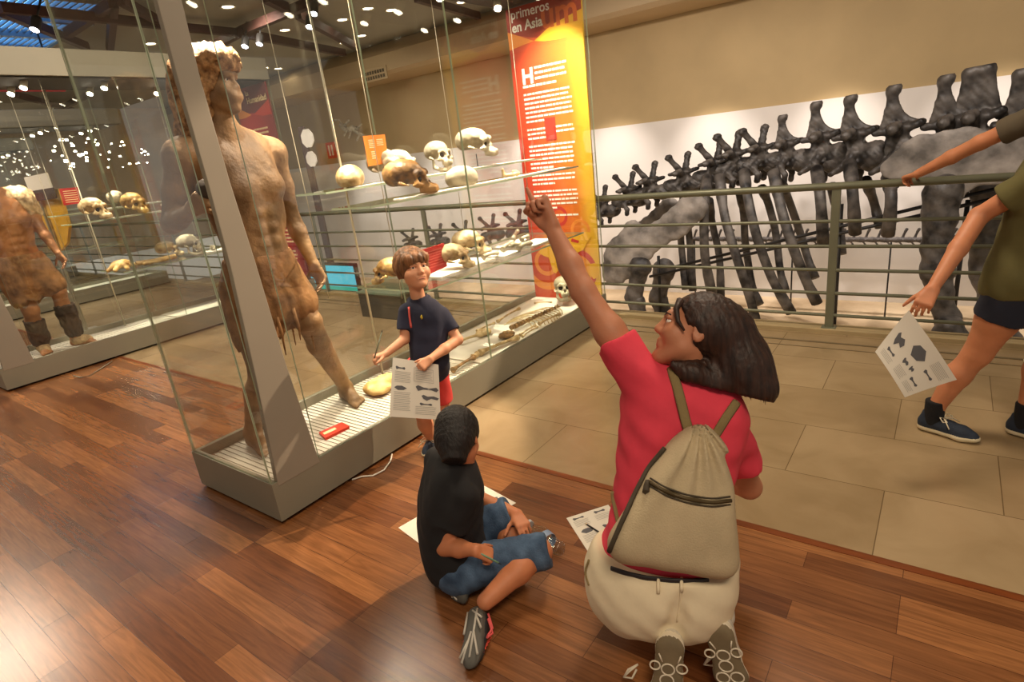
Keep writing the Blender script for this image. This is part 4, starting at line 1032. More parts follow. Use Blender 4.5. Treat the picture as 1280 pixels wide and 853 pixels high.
pm('shorts_cream', (232, 218, 186), .9, var=.05, vscale=8, bump=.25, bscale=18)
pm('bag_canvas', (188, 171, 138), .9, var=.08, vscale=10, bump=.3, bscale=220)
pm('strap_olive', (136, 118, 78), .9, bump=.3, bscale=200)
pm('zip_bronze', (76, 62, 34), .5, metal=.3)
pm('zip_dark', (64, 54, 38), .7)
pm('belt_dark', (40, 34, 36), .5)
pm('shoe_mesh', (204, 196, 180), .85, var=.1, vscale=40); pm('shoe_white', (232, 222, 200), .6); pm('sole_taupe', (124, 110, 84), .75, var=.1, vscale=20)
pm('tee_black', (26, 25, 27), .9, var=.15, vscale=8, bump=.3, bscale=16)
pm('denim', (58, 82, 112), .9, var=.25, vscale=12, bump=.3, bscale=160, col2=(86, 112, 142))
pm('shoe_charcoal', (50, 52, 54), .8, var=.2, vscale=30); pm('tread_grey', (92, 90, 84), .8); pm('tread_pale', (196, 190, 178), .7); pm('accent_coral', (226, 92, 92), .6); pm('lace_coral', (236, 84, 62), .6)
pm('polo_navy', (38, 40, 60), .9, var=.12, vscale=8, bump=.25, bscale=16); pm('logo_yellow', (226, 196, 60), .6); pm('trim_coral', (216, 92, 84), .8)
pm('shorts_red', (208, 62, 58), .9, var=.06, bump=.2, bscale=20)
pm('tee_olive', (92, 86, 48), .9, var=.12, vscale=8, bump=.3, bscale=12); pm('shorts_navy', (32, 36, 52), .9, bump=.2, bscale=20)
pm('tee_taupe', (88, 78, 62), .9, var=.1, bump=.3, bscale=12); pm('trousers_grey', (74, 74, 76), .9, bump=.2, bscale=18)
pm('sock_black', (24, 24, 28), .95, bump=.3, bscale=200); pm('shoe_navy', (36, 46, 62), .85, bump=.2, bscale=160); pm('rubber_cream', (214, 202, 170), .6); pm('lace_cream', (226, 216, 190), .8)

def hit(S, x, y, off=.002):
    """first point of a modelled surface met when looking from the photographer's place, lifted by off"""
    d = _ray(x, y); d = d/np.linalg.norm(d)
    t = np.arange(.6, 6.5, S.h*.5)
    P = EYE+d*t[:, None]; I = np.rint((P-S.lo)/S.h).astype(int)
    ok = ((I >= 0) & (I < S.n)).all(1); I = np.clip(I, 0, S.n-1)
    f = np.where(ok, S.F[I[:, 0], I[:, 1], I[:, 2]], 1)
    k = np.argmax(f < 0)
    return (P[k]-d*(off+S.h*.5)) if f[k] < 0 else None
def orth(f, u):
    f = _n(f); u = np.array(u, float); u = _n(u-f*u.dot(f)); return f, np.cross(u, f), u      # forward, left, up
def slices(S, rows, infl=0.0, k=.04, n=4):
    """torso-like volume: rows of (centre, sideways vector, half width, depth radius)"""
    R = []
    for i in range(len(rows)-1):
        for j in range(n):
            t = j/n; a, b = rows[i], rows[i+1]
            R.append((a[0]+(b[0]-a[0])*t, _n(a[1]*(1-t)+b[1]*t), a[2]+(b[2]-a[2])*t, a[3]+(b[3]-a[3])*t))
    R.append(rows[-1])
    for (c, r, w, d) in R:
        w += infl; d += infl; e = max(w-d, .001); S.add(cap(c-r*e, c+r*e, d), k)
    return S
def head(S, c, f, u, H=.23, skinny=1.0, ears=True, kid=0):
    f, l, u = orth(f, u); s = H/.23; M = np.array([f, l, u])
    P = lambda a, b, e: c+(f*(a-.05*kid*max(0, a-.095)/.014*.12)+l*b+u*(e if e > -.03 else -.03+(e+.03)*(1-.18*kid)))*s
    S.add(ell(P(-.012, 0, .03), np.array([.098, .077, .088])*s, M))
    S.add(ell(P(.022, 0, -.02), np.array([.072, .062*skinny, .088])*s, M), .02*s)
    for q in (-1, 1):
        S.add(cap(P(.025, q*.042, -.058), P(.07, q*.014, -.097), .024*s, .02*s), .025*s)
        S.add(ell(P(.06, q*(.038+.004*kid), -.026), (.03+.003*kid)*s), .025*s)
    S.add(ell(P(.08, 0, -.1), .017*s), .018*s)
    S.add(cap(P(.086, -.032, .03), P(.086, .032, .03), .011*s), .02*s)
    for q in (-1, 1): S.sub(ell(P(.102, q*.033, .008), np.array([.02, .018, .012])*s, M), .014*s)
    for q in (-1, 1):
        S.add(cap(P(.0895, q*.022, .0185), P(.0845, q*.046, .0165), .0068*s), .004*s); S.add(cap(P(.0885, q*.022, -.0025), P(.084, q*.045, -.0015), .0055*s), .004*s)
    S.add(cap(P(.09, 0, .016), P(.106-.005*kid, 0, -.02), .0085*s, .0125*s), .012*s)
    for q in (-1, 1): S.add(ell(P(.1, q*.012, -.026), .0085*s), .006*s)
    S.add(cap(P(.09, -.02, -.053), P(.09, .02, -.053), .009*s), .008*s); S.add(cap(P(.088, -.017, -.066), P(.088, .017, -.066), .0095*s), .008*s)
    S.sub(cap(P(.1, -.024, -.059), P(.1, .024, -.059), .0028*s), .003*s)
    if ears:
        for q in (-1, 1):
            E = np.array([f, l*q, u]); S.add(ell(P(-.006, q*.079, -.004), np.array([.02, .0085, .033])*s, E), .006*s); S.sub(ell(P(-.001, q*.086, .0), np.array([.011, .006, .02])*s, E), .004*s)
def eyes(parent, c, f, u, H, look=(0, 0)):
    f, l, u = orth(f, u); s = H/.23
    for q in (-1, 1):
        p = c+(f*.080+l*q*.033+u*.008)*s
        g = MB(); g.add(*_ball(p, .012*s)); e = g.build('eye', 'eye_white', parent)
        d = _n(f+l*look[0]+u*look[1]); g = MB(); g.add(*_ball(p+d*.0058*s, .0075*s, 8)); g.build('iris', 'iris_brown', e)
def eyebrows(parent, S, c, f, u, H, mat):
    f, l, u = orth(f, u); s = H/.23
    for q in (-1, 1):
        pts = [c+(f*a+l*q*b+u*e)*s for (a, b, e) in ((.098, .014, .026), (.096, .03, .031), (.084, .048, .026))]
        g = MB(); g.tube(pts, [.003*s, .004*s, .002*s], 6); g.build('eyebrow', mat, parent)
def hand(S, w, f, n, L=.18, curl=(.3, .3, .3, .3), thumb=1, th=(.5, .3), spread=.06, k=.006, fold=False):
    """w wrist, f along the palm, n out of the palm; thumb=+1/-1 side along cross(n, f); curl per finger from index to little"""
    f = _n(f); n = np.array(n, float); n = _n(n-f*n.dot(f)); t = np.cross(n, f)*thumb
    s = L/.18; r0 = .0088*s
    for i in range(4):
        o = (.029-.0195*i)*s
        S.add(cap(w+t*o*.6+f*.005*s, w+t*o+f*.085*s-n*.002*s, .0155*s, .0115*s), .012*s)
    S.add(cap(w+t*.018*s+f*.02*s+n*.006*s, w+t*.026*s+f*.05*s+n*.004*s, .016*s), .012*s)
    for i in range(4):
        o = (.029-.0195*i)*s; base = w+t*o+f*(.086-.004*abs(i-1))*s; ln = (.073, .08, .074, .058)[i]*s
        a = 0; c = curl[i]; p = base; d = _n(f+t*spread*(1.2-i*.8)); rr = r0*(1, 1.03, .98, .86)[i]
        for j, fr in enumerate((.44, .31, .25)):
            a += c*(1.0, 1.15, .8)[j]
            dd = d*math.cos(a)+n*math.sin(a); q = p+dd*ln*fr
            S.add(cap(p, q, rr*(1, .93, .85)[j], rr*(.93, .85, .74)[j]), k if j == 0 else .003*s); p = q
    if fold:
        p = w+t*.026*s+f*.03*s+n*.012*s; q = p+(f*.034+n*.016)*s; r = q+(f*.012+n*.022-t*.014)*s
        S.add(cap(p, q, .0125*s, .0105*s), .01*s); S.add(cap(q, r, .0103*s, .0092*s), .004*s); S.add(cap(r, r+(n*.004-t*.022)*s, .0092*s, .0078*s), .003*s); return
    p = w+t*.026*s+f*.028*s+n*.006*s
    d = _n(t*math.cos(th[0])+f*math.sin(th[0])+n*.25); q = p+d*.04*s; S.add(cap(p, q, .0125*s, .0105*s), .01*s)
    d2 = _n(d*math.cos(th[1])+f*math.sin(th[1])+n*.3*math.sin(th[1])); r = q+d2*.033*s; S.add(cap(q, r, .0103*s, .0092*s), .004*s)
    S.add(cap(r, r+_n(d2+n*.2*th[1])*.024*s, .0092*s, .0075*s), .003*s)
def capcut(a, b, ra, rb=None, ext=.06):
    a = np.array(a, float); b = np.array(b, float); n = _n(b-a); lo, hi, fn = cap(a, b+n*ext, ra, ra if rb is None else rb)
    return lo, hi, (lambda X, Y, Z: np.maximum(fn(X, Y, Z), (X-b[0])*n[0]+(Y-b[1])*n[1]+(Z-b[2])*n[2]))
def limb(S, pts, rs, k=.025, sq=None): return S.chain(pts, rs, k, sq)
def shoe(parent, name, heel, f, u, L, mats, h=.004, collar=.1, sole=.026, laces=None, lacemat=None, matcut=None):
    """heel: lower rear point of the sole; f towards the toe; u out of the sole towards the ankle"""
    f, l, u = orth(f, u); heel = np.array(heel, float); P = lambda a, b, e: heel+f*a*L+l*b*L+u*e*L
    pts = np.array([P(a, b, e) for a in (-.05, 1.05) for b in (-.25, .25) for e in (-.05, .55)])
    S = SD(pts.min(0)-.02, pts.max(0)+.02, h)
    sq = (u, .085/.17)
    S.chain([P(.16, 0, .06), P(.45, .01, .06), P(.72, .015, .06), P(.86, .02, .075)], [.155*L, .15*L, .185*L, .14*L], .01, (u, .4))
    S.chain([P(.14, 0, .14), P(.32, 0, .17), P(.5, 0, .16), P(.72, .01, .115), P(.87, .02, .1)], [.125*L, .13*L, .135*L, .145*L, .105*L], .02)
    S.add(cap(P(.15, 0, .2), P(.18, 0, .36), .13*L, .125*L), .03)
    S.cut(P(.2, 0, .40), _n(u+f*.12), .006); S.cut(P(.5, 0, .0), -u, .004)
    S.sub(cap(P(.2, 0, .34), P(.2, 0, .5), .1*L), .008)
    sl = sole/L if sole else 0
    def mf(c):
        e = (c-heel).dot(u)
        r = (e < sole).astype(int)
        if len(mats) > 2 and matcut is not None: r = np.where(e < matcut, 2, r)
        return r
    o = S.mesh(name, list(mats), parent, smooth=1, matfn=mf)
    if lacemat:
        g = MB()
        for i in range(4):
            a = .42+.085*i; e = .33-.055*i
            g.tube([P(a, -.09, e-.05), P(a+.03, 0, e-.02), P(a+.01, .09, e-.05)], .0032, 6)
        b0 = P(.40, 0, .33)
        for q in (-1, 1):
            g.tube([b0, b0+l*q*.035+u*.012, b0+l*q*.05+f*.02, b0+l*q*.03+f*.03-u*.004, b0+f*.004], .0026, 6)
            g.tube([b0, b0+l*q*.03+f*.02+u*.004, b0+l*q*.055+f*.05-u*.025], .0026, 6)
        g.build('laces', lacemat, o)
    return o, S
def curve_on(S, pts, off=.002, n=5):
    Q = []
    for i in range(len(pts)-1):
        for j in range(n):
            t = j/n; q = hit(S, pts[i][0]+(pts[i+1][0]-pts[i][0])*t, pts[i][1]+(pts[i+1][1]-pts[i][1])*t, off)
            if q is not None: Q.append(q)
    q = hit(S, pts[-1][0], pts[-1][1], off)
    if q is not None: Q.append(q)
    Q = np.array(Q)
    if len(Q) > 4:
        for _ in range(2): Q[1:-1] = (Q[:-2]+2*Q[1:-1]+Q[2:])/4
    return Q
VIEW = CR[:, 2]; IR = CR[:, 0]; IU = -CR[:, 1]

# ================================================================== the woman who kneels and points
wf = _n(V3(-.36, .93, 0)); wr = _n(V3(.93, .36, 0)); UP = V3(0, 0, 1)
hL, hR = V3(-.715, 1.37, .32), V3(-.515, 1.45, .32); pel = (hL+hR)/2
rows = [(pel+V3(0, 0, -.03), wr, .185, .128), (atd(822, 735, 1.80), wr, .195, .125), (atd(832, 655, 1.81), _n(wr+V3(0, 0, -.12)), .15, .10), (atd(846, 560, 1.82), _n(wr+V3(0, 0, -.3)), .165, .108), (atd(855, 505, 1.81), _n(wr+V3(0, 0, -.45)), .165, .09)]
shL, shR = atd(796, 466, 1.79), atd(912, 548, 1.84); neckb = atd(862, 488, 1.80); hc = atd(868, 416, 1.75)
elL, wrL = atd(729, 364, 1.86), atd(690, 285, 1.93)
hf = _n(-IR*.93+IU*.30+VIEW*.20); hu = IU*.93+IR*.33
elR, wrR = shR+V3(.03, .12, -.24), V3(-.64, 1.86, .36)
kL, kR = V3(-.80, 1.72, .085), V3(-.56, 1.80, .085); FT = []
for (tx, hx) in (((835, 886), (838, 800)), ((922, 872), (895, 784))):
    toe = atz(tx[0], tx[1], .012); hl = atd(hx[0], hx[1], dep(toe)-.045); fo, lo, uo = orth(toe-hl, wf*.9+UP*.2); FT.append((toe, hl, hl+uo*.10+fo*.045))
aL, aR = FT[0][2], FT[1][2]
def w_arm(S, i=0.0, k=.03):
    limb(S, [shL, shL*.5+elL*.5, elL], [.052+i, .046+i, .038+i], k); limb(S, [shR, elR], [.052+i, .04+i], k)
S = SD((-1.26, 1.05, -.01), (-.2, 2.02, 1.6), .0052)
slices(S, [(c, r, w-.01, d-.008) for (c, r, w, d) in rows])
S.add(cap(rows[-1][0]-rows[-1][1]*.1, rows[-1][0]+rows[-1][1]*.1, .08), .05)
S.add(cap(neckb, hc+(-hu)*.05, .058, .05), .04)
w_arm(S); limb(S, [elL, elL*.6+wrL*.4, wrL], [.039, .038, .026], .02); limb(S, [elR, wrR], [.039, .026], .02)
head(S, hc, hf, hu, .228, .96)
hdir = _n(atd(666, 235, 1.95)-wrL)
hand(S, wrL, hdir, _n(-IR*.75-VIEW*.35-IU*.2), .2, (.0, 1.3, 1.4, 1.4), thumb=1, spread=.02, fold=True)
hand(S, wrR, V3(-.5, .8, -.25), V3(0, 0, -1), .175, (.2, .25, .25, .3), thumb=1)
for (hp, kn, an) in ((hL, kL, aL), (hR, kR, aR)):
    limb(S, [hp, hp*.5+kn*.5, kn], [.10, .085, .062], .03); limb(S, [kn, kn*.55+an*.45+V3(0, 0, .01), an], [.058, .056, .036], .03)
    S.add(cap(an, an-UP*.03-wf*.02, .034, .03), .02)
woman = S.mesh('person', ['skin_woman', 'lips'], None, origin=tuple(pel*[1, 1, 0]))
ORG[woman.name] = pel*[1, 1, 0]
tag(woman, 'woman in coral pink tee and cream shorts kneeling with one arm pointing up', 'person')
SW = S
eyes(woman, hc, hf, hu, .228, (.0, .1)); eyebrows(woman, S, hc, hf, hu, .228, 'hair_dark')
# tee
T = SD((-1.05, 1.1, .25), (-.2, 2.0, 1.2), .006)
slices(T, [(c, r, w+(.012 if i else .0), d+.014) for i, (c, r, w, d) in enumerate(rows[1:])])
T.add(capcut(shL, shL*.62+elL*.38, .066, .066), .05); T.add(capcut(shR, shR*.5+elR*.5, .068, .074), .05)
T.add(cap(rows[-1][0]-rows[-1][1]*.09, rows[-1][0]+rows[-1][1]*.09, .092), .05); T.add(cap(rows[-1][0], neckb, .085, .068), .04)
ad = _n(elL-shL); T.cut(atd(770, 428, 1.8), ad, .004)if False else None
def cutlocal(T, c, n, R):     # trims a sleeve end without touching the rest
    n = _n(n); T.sub((c-R, c+R+0*c, lambda X, Y, Z: np.maximum(-((X-c[0])*n[0]+(Y-c[1])*n[1]+(Z-c[2])*n[2]), np.sqrt((X-c[0])**2+(Y-c[1])**2+(Z-c[2])**2)-R)), .004)
T.sub(cap(neckb+hu*.02, neckb+hu*.12, .058), .012)
hemc = atd(822, 722, 1.7); T.cut(hemc, _n(-UP+wr*(-.0)+IR*-.22), .006)
T.disp(lambda X, Y, Z: .0035*np.sin(X*38+Z*26)*np.sin(Y*30-Z*34)+.002*np.sin(Z*70+X*40+Y*20), .03)
tee = T.mesh('t_shirt', 'tee_coral', woman, smooth=2)
# shorts
B = SD((-1.0, 1.1, .12), (-.25, 1.75, .52), .006)
slices(B, [(c, r, w+.014, d+.02) for (c, r, w, d) in rows[:2]]+[(atd(824, 712, 1.80), wr, .195, .122)])
for (hp, kn) in ((hL, kL), (hR, kR)):
    B.add(ell(hp+V3(0, 0, .012)-wf*.048, (.108, .11, .102)), .035); B.add(cap(hp, hp*.6+kn*.4, .11, .105), .03)
q1, q2 = hit(B, 850, 752, -.004), hit(B, 842, 790, -.012)
if q1 is not None and q2 is not None: B.sub(cap(q1, q2, .006, .02), .05)
B.cut(atd(822, 716, 1.68), _n(UP+IR*.1), .006)
B.disp(lambda X, Y, Z: .0025*np.sin(X*60+Z*30)*np.sin(Z*44+Y*24), .03)
shorts = B.mesh('shorts', 'shorts_cream', woman, smooth=2)
q = curve_on(B, [(764, 711), (785, 718), (808, 723), (835, 726), (862, 727), (885, 726)], .0)
g = MB(); g.tube(q, .005, 8, squash=(UP, 1.8)); g.build('belt', 'belt_dark', woman)
for (x, y) in ((823, 733), (852, 731)):
    q = curve_on(B, [(x, y-9), (x, y+9)], .003, 3); g = MB(); g.tube(q, .005, 6); g.build('belt_loop', 'shorts_cream', shorts)
q = curve_on(B, [(736, 700), (731, 716), (736, 732)], .0005); 
if len(q) > 2: g = MB(); g.tube(q, .0035, 6); g.build('pocket_slit', 'strap_olive', shorts)
q = curve_on(B, [(851, 738), (849, 760), (846, 778)], .0); g = MB(); g.tube(q, .0025, 6); g.build('seam', 'shorts_cream', shorts)
# hair: chin length bob, tilted back with the head, ends hanging loose
f_, l_, u_ = orth(hf, hu); M_ = np.array([f_, l_, u_])
Hh = SD((-.95, 1.3, .72), (-.2, 2.0, 1.28), .0048)
Hh.add(ell(hc-f_*.022+u_*.034, (.105, .093, .098), M_))
fall = [atd(900, 420, 1.80), atd(918, 455, 1.79), atd(926, 482, 1.78)]
for o in (-.055, 0, .055):
    Hh.chain([p+VIEW*o+IR*(.0 if i < 2 else .012) for i, p in enumerate(fall)], [.088, .08, .074], .04)
Hh.chain([atd(842, 456, 1.715), atd(864, 466, 1.72), atd(890, 478, 1.73)], [.013, .034, .05], .03); Hh.chain([atd(858, 452, 1.77), atd(882, 470, 1.76), atd(905, 482, 1.76)], [.034, .05, .06], .03)
Hh.chain([atd(858, 452, 1.84), atd(882, 470, 1.86), atd(905, 482, 1.86)], [.034, .05, .06], .03)
Hh.sub(ell(hc+f_*.085-u_*.03, (.075, .12, .095), M_), .012)
Hh.sub(ell(hc+f_*.03-u_*.03+l_*.09, (.042, .035, .045), M_), .01)
n_ = _n(np.cross(atd(965, 500, 1.8)-atd(830, 468, 1.8), VIEW)); n_ = n_ if n_.dot(IU) < 0 else -n_
Hh.cut(atd(900, 488, 1.8), n_, .004)
def strands(X, Y, Z):
    a = X*(IR[0]+.25*IU[0])+Y*(IR[1]+.25*IU[1])+Z*(IR[2]+.25*IU[2]); b = X*VIEW[0]+Y*VIEW[1]+Z*VIEW[2]
    return .0011*np.sin(a*260+2*np.sin(b*60))+.0009*np.sin(a*560+b*240)+.0007*np.sin(b*420+a*90)
Hh.disp(strands, .02)
hair = Hh.mesh('hair', 'hair_dark', woman, smooth=1)
g = MB(); rr = random.Random(3)
for i in range(90):
    x = 868+rr.random()*92; y = 474+(x-868)*.22+rr.uniform(-8, 4); d0 = 1.70+rr.random()*.2
    p = atd(x, y-18, d0+.02); q = atd(x+rr.uniform(-2, 7), y+rr.uniform(2, 11), d0+.02); g.tube([p, (p+q)/2+IR*.002, q], [.004, .003, .0006], 5)
g.build('hair_tips', 'hair_dark', hair)
g = MB(); q = [hc+f_*.07+u_*.075+l_*.04, hc+f_*.075+u_*.045+l_*.062, hc+f_*.06+u_*.01+l_*.074, hc+f_*.035-u_*.012+l_*.082]; g.tube(q, [.012, .009, .007, .003], 8); g.build('fringe', 'hair_dark', hair)
# trainers, toes on the floor and soles upright
for nm, (toe, hl, an) in enumerate(FT):
    f = toe-hl
    u = wf*.9+UP*.2
    o, SS = shoe(woman, 'shoe', hl, f, u, .255, ['shoe_mesh', 'shoe_white', 'sole_taupe'], sole=.034, matcut=.014)
    fo, lo, uo = orth(f, u); g = MB()
    def tr(a, b, r, w=.0024, P0=hl, fo=fo, lo=lo, uo=uo): g.tube([P0+fo*(a+r*math.cos(t*PI/8))+lo*(b+r*math.sin(t*PI/8))-uo*.0003 for t in range(17)], w, 6, caps=False)
    for (a, b, r) in ((.098, .004, .018), (.135, .006, .019), (.175, .024, .018), (.175, -.016, .018), (.09, -.034, .015), (.09, .04, .014), (.21, .006, .016)): tr(a, b, r)
    for (a, b, c, d) in ((.05, .03, .075, .02), (.05, -.03, .075, -.022)): g.tube([hl+fo*a+lo*b-uo*.0003, hl+fo*c+lo*d-uo*.0003], .0022, 6)
    g.build('tread', 'shoe_white', o)
    g = MB(); c = hl+fo*.15+uo*.07+lo*(.06 if nm == 0 else -.0); sd_ = -IR
    for q in (0, 1): g.tube([c+sd_*.03, c+sd_*.06-UP*.02+fo*.01*q, c+sd_*.075-UP*.05, c+sd_*.05-UP*.055, c+sd_*.035-UP*.02], .003, 6)
    g.build('laces', 'shoe_white', o)
    g = MB(); S2 = SD(an-[.12]*3, an+[.12]*3, .004); S2.add(cap(an+wf*.06+UP*.0, an, .045, .043), .01); S2.mesh('sock', 'shoe_mesh', woman)

# ------------------------------------------------------------------ her drawstring bag
K = SD((-1.0, .98, .28), (-.2, 1.8, 1.0), .0055)
def bagrow(y, x0, x1, back, r):
    xm = (x0+x1)/2; q = hit(T, xm, y, 0)
    if q is None: q = hit(B, xm, y, 0)
    d = dep(q)-back if q is not None else 1.62
    e = px2m(atd(xm, y, d), (x1-x0)/2)-r
    a, b = atd(xm, y, d)-IR*e, atd(xm, y, d)+IR*e
    return a, b, r
prevr = None
seq = [(548, 860, 892, .02, .03), (562, 840, 900, .03, .036), (580, 828, 906, .042, .044), (605, 812, 912, .05, .05), (635, 796, 915, .056, .054), (662, 778, 917, .058, .054), (684, 764, 918, .056, .045), (692, 764, 916, .052, .036)]
TILT = [0, 0, 0, 2, 5, 8, 11, 13]
R_ = [bagrow(*s) for s in seq]
dm = [dep((a+b)/2) for a, b, r in R_]
dl_ = np.polyval(np.polyfit([s[0] for s in seq], dm, 2), [s[0] for s in seq])
R_ = []
for s, d in zip(seq, dl_):
    xm = (s[1]+s[2])/2; e = max(px2m(atd(xm, s[0], d), (s[2]-s[1])/2)-s[4], .002); c = atd(xm, s[0], d); tl_ = IU*px2m(c, TILT[len(R_)]); R_.append((c-IR*e+tl_*.6, c+IR*e-tl_, s[4]))
for i in range(len(R_)-1):
    for j in range(4):
        t = j/4; K.add(cap(R_[i][0]*(1-t)+R_[i+1][0]*t, R_[i][1]*(1-t)+R_[i+1][1]*t, R_[i][2]*(1-t)+R_[i+1][2]*t), .02)
K.add(cap(*R_[-1]), .02)
top = (R_[0][0]+R_[0][1])/2; zt = top[2]
def pleat(X, Y, Z):
    a = np.arctan2((X-top[0])*IR[0]+(Y-top[1])*IR[1], (zt+.04-Z)+.02); w = np.clip((Z-(zt-.17))/.15, 0, 1)
    return .010*w*np.sin(a*17)*np.exp(-np.abs(a)*.2)+.002*np.sin(X*50+Z*30)*np.sin(Y*40-Z*26)
K.disp(pleat, .03)
bag = K.mesh('drawstring_bag', ['bag_canvas'], None, smooth=2, origin=tuple(top)); ORG[bag.name] = top
tag(bag, 'beige canvas drawstring bag worn on the back of the woman in coral', 'bag')
q = curve_on(K, [(812, 603), (830, 614), (858, 624), (890, 629), (914, 626)], .001); g = MB(); g.tube(q, .0055, 8); z_ = g.build('zip', 'zip_bronze', bag)
for dy in (-5, 5):
    q = curve_on(K, [(813, 603+dy), (830, 614+dy), (858, 624+dy), (890, 629+dy), (913, 626+dy)], .0005); g = MB(); g.tube(q, .0028, 6); g.build('zip_tape', 'zip_dark', z_)
q = curve_on(K, [(810, 601), (808, 616)], .004, 3); g = MB(); g.tube(q, [.008, .011, .012, .012][:len(q)] if len(q) <= 4 else .011, 6, squash=(VIEW, .4)); g.build('zip_pull', 'zip_dark', z_)
q = curve_on(K, [(833, 560), (812, 585), (795, 618), (778, 655), (763, 690)], .001, 6)
if len(q) > 3: g = MB(); g.tube(q-IR*.004, .007, 8); g.build('side_zip', 'zip_dark', bag)
for i in range(9):
    a = 2*PI*i/9; g = MB(); c = top+IU*.006; g.tube([c+IR*.03*math.cos(a)+VIEW*.026*math.sin(a)-IU*.012, c+IR*.022*math.cos(a)+VIEW*.018*math.sin(a)+IU*.016], [.008, .006], 6); g.build('gather_fold', 'bag_canvas', bag)
q = curve_on(T, [(839, 462), (846, 482), (852, 505), (858, 530), (866, 552)], .004, 6); g = MB(); g.tube(q, .015, 8, squash=(VIEW, .28)); g.build('strap', 'strap_olive', bag)
q = curve_on(T, [(921, 503), (908, 522), (897, 540), (886, 556)], .004, 6); g = MB(); g.tube(q, .014, 8, squash=(VIEW, .28)); g.build('strap', 'strap_olive', bag)
q = curve_on(T, [(769, 556), (765, 590), (766, 620), (772, 648), (776, 668)], .002, 6)
if len(q) > 3: g = MB(); g.tube(q, .0075, 8, squash=(VIEW, .4)); g.build('lower_strap', 'strap_olive', bag)

# ================================================================== the boy sitting on the floor
bf = _n(V3(.62, .78, 0)); br_ = _n(V3(.78, -.62, 0))
pel = V3(-1.415, 1.30, .115)
rows = [(pel-br_*.01, br_, .135, .1), (V3(-1.445, 1.315, .22), br_, .13, .092), (V3(-1.44, 1.34, .34), br_, .14, .088), (V3(-1.425, 1.375, .44), br_, .13, .07)]
nb = V3(-1.40, 1.395, .50); hc = atd(573, 548, 2.17)
bsL, bsR = V3(-1.555, 1.42, .45), V3(-1.295, 1.285, .435)
bhf = _n(VIEW*.8+IR*.22-UP*.42); bhu = _n(UP*.8+VIEW*.35)
eR, wR = atd(556, 684, 2.13), atd(594, 688, 2.04); eL, wL = V3(-1.47, 1.50, .26), V3(-1.25, 1.50, .24)
khR, anR = atd(673, 690, 2.17), atd(607, 752, 2.05); khL, anL = atd(628, 646, 2.33), V3(-1.20, 1.42, .06)
hpR, hpL = V3(-1.35, 1.255, .12), V3(-1.47, 1.37, .12)
S = SD((-1.75, .9, -.01), (-.95, 1.75, .8), .0046)
slices(S, [(c, r, w-.008, d-.008) for (c, r, w, d) in rows], k=.03)
S.add(cap(nb-V3(0, 0, .04), hc-bhu*.06, .05, .044), .03)
limb(S, [bsR, eR], [.038, .031], .02); limb(S, [eR, eR*.5+wR*.5, wR], [.032, .031, .021], .015); limb(S, [bsL, eL], [.038, .03], .02); limb(S, [eL, wL], [.031, .021], .015)
hand(S, wR, atd(612, 694, 2.06)-wR, V3(-.2, .3, -.9), .135, (.75, .9, .95, 1.0), thumb=-1, th=(.9, .6)); hand(S, wL, V3(.8, -.5, -.25), V3(0, 0, -1), .135, (.3, .3, .35, .4), thumb=1)
head(S, hc, bhf, bhu, .205)
for (hp, kn, an) in ((hpR, khR, anR), (hpL, khL, anL)):
    limb(S, [hp, hp*.5+kn*.5, kn], [.07, .062, .05], .02); limb(S, [kn, kn*.6+an*.4, an], [.047, .046, .031], .02)
boy = S.mesh('person', ['skin_boy'], None, origin=(pel[0], pel[1], 0)); ORG[boy.name] = pel*[1, 1, 0]
tag(boy, 'dark haired boy in black tee sitting cross legged on the wooden floor, head bowed', 'person')
eyes(boy, hc, bhf, bhu, .205)
T = SD((-1.75, 1.05, .06), (-1.1, 1.65, .62), .005)
slices(T, [(c, r, w+.02, d+.018) for (c, r, w, d) in rows], k=.03)
T.add(capcut(bsR, bsR*.42+eR*.58, .052, .056), .03); T.add(capcut(bsL, bsL*.42+eL*.58, .052, .056), .03); T.add(cap(rows[-1][0], nb, .07, .055), .04)
T.sub(cap(nb+V3(.01, .01, .01), nb+V3(.03, .03, .1), .05), .01)
T.disp(lambda X, Y, Z: .003*np.sin(X*44+Z*36)*np.sin(Y*40-Z*50), .03)
T.mesh('t_shirt', 'tee_black', boy, smooth=2); T.cut((0, 0, .075), (0, 0, -1))
Hh = SD(hc-.17, hc+.17, .0042); f_, l_, u_ = orth(bhf, bhu); M_ = np.array([f_, l_, u_])
Hh.add(ell(hc-f_*.016+u_*.03, (.1, .082, .092), M_)); Hh.add(ell(hc-f_*.055-u_*.02, (.05, .066, .055), M_), .03); Hh.add(cap(hc-f_*.05-u_*.02, hc-f_*.05-u_*.085, .058, .046), .03)
Hh.sub(ell(hc+f_*.1-u_*.04, (.085, .12, .095), M_), .01); Hh.cut(hc-u_*.105, _n(-u_-f_*.1), .004)
Hh.disp(lambda X, Y, Z: .0018*np.sin(X*260+Z*90)*np.sin(Y*240)*np.sin(Z*220+X*60), .02); Hh.mesh('hair', 'hair_black', boy)
B = SD((-1.75, 1.05, -.0), (-.95, 1.75, .36), .005)
slices(B, [(pel+V3(0, 0, -.02), br_, .14, .098), (V3(-1.43, 1.31, .17), br_, .128, .095)], k=.03)
for (hp, kn) in ((hpR, khR), (hpL, khL)): B.add(capcut(hp, kn+_n(kn-hp)*.04, .085, .063), .03)
B.cut((0, 0, .012), (0, 0, -1)); B.disp(lambda X, Y, Z: .003*np.sin(X*70+Y*30)*np.sin(Y*64+Z*50), .03)
jn = B.mesh('denim_shorts', 'denim', boy, smooth=2)
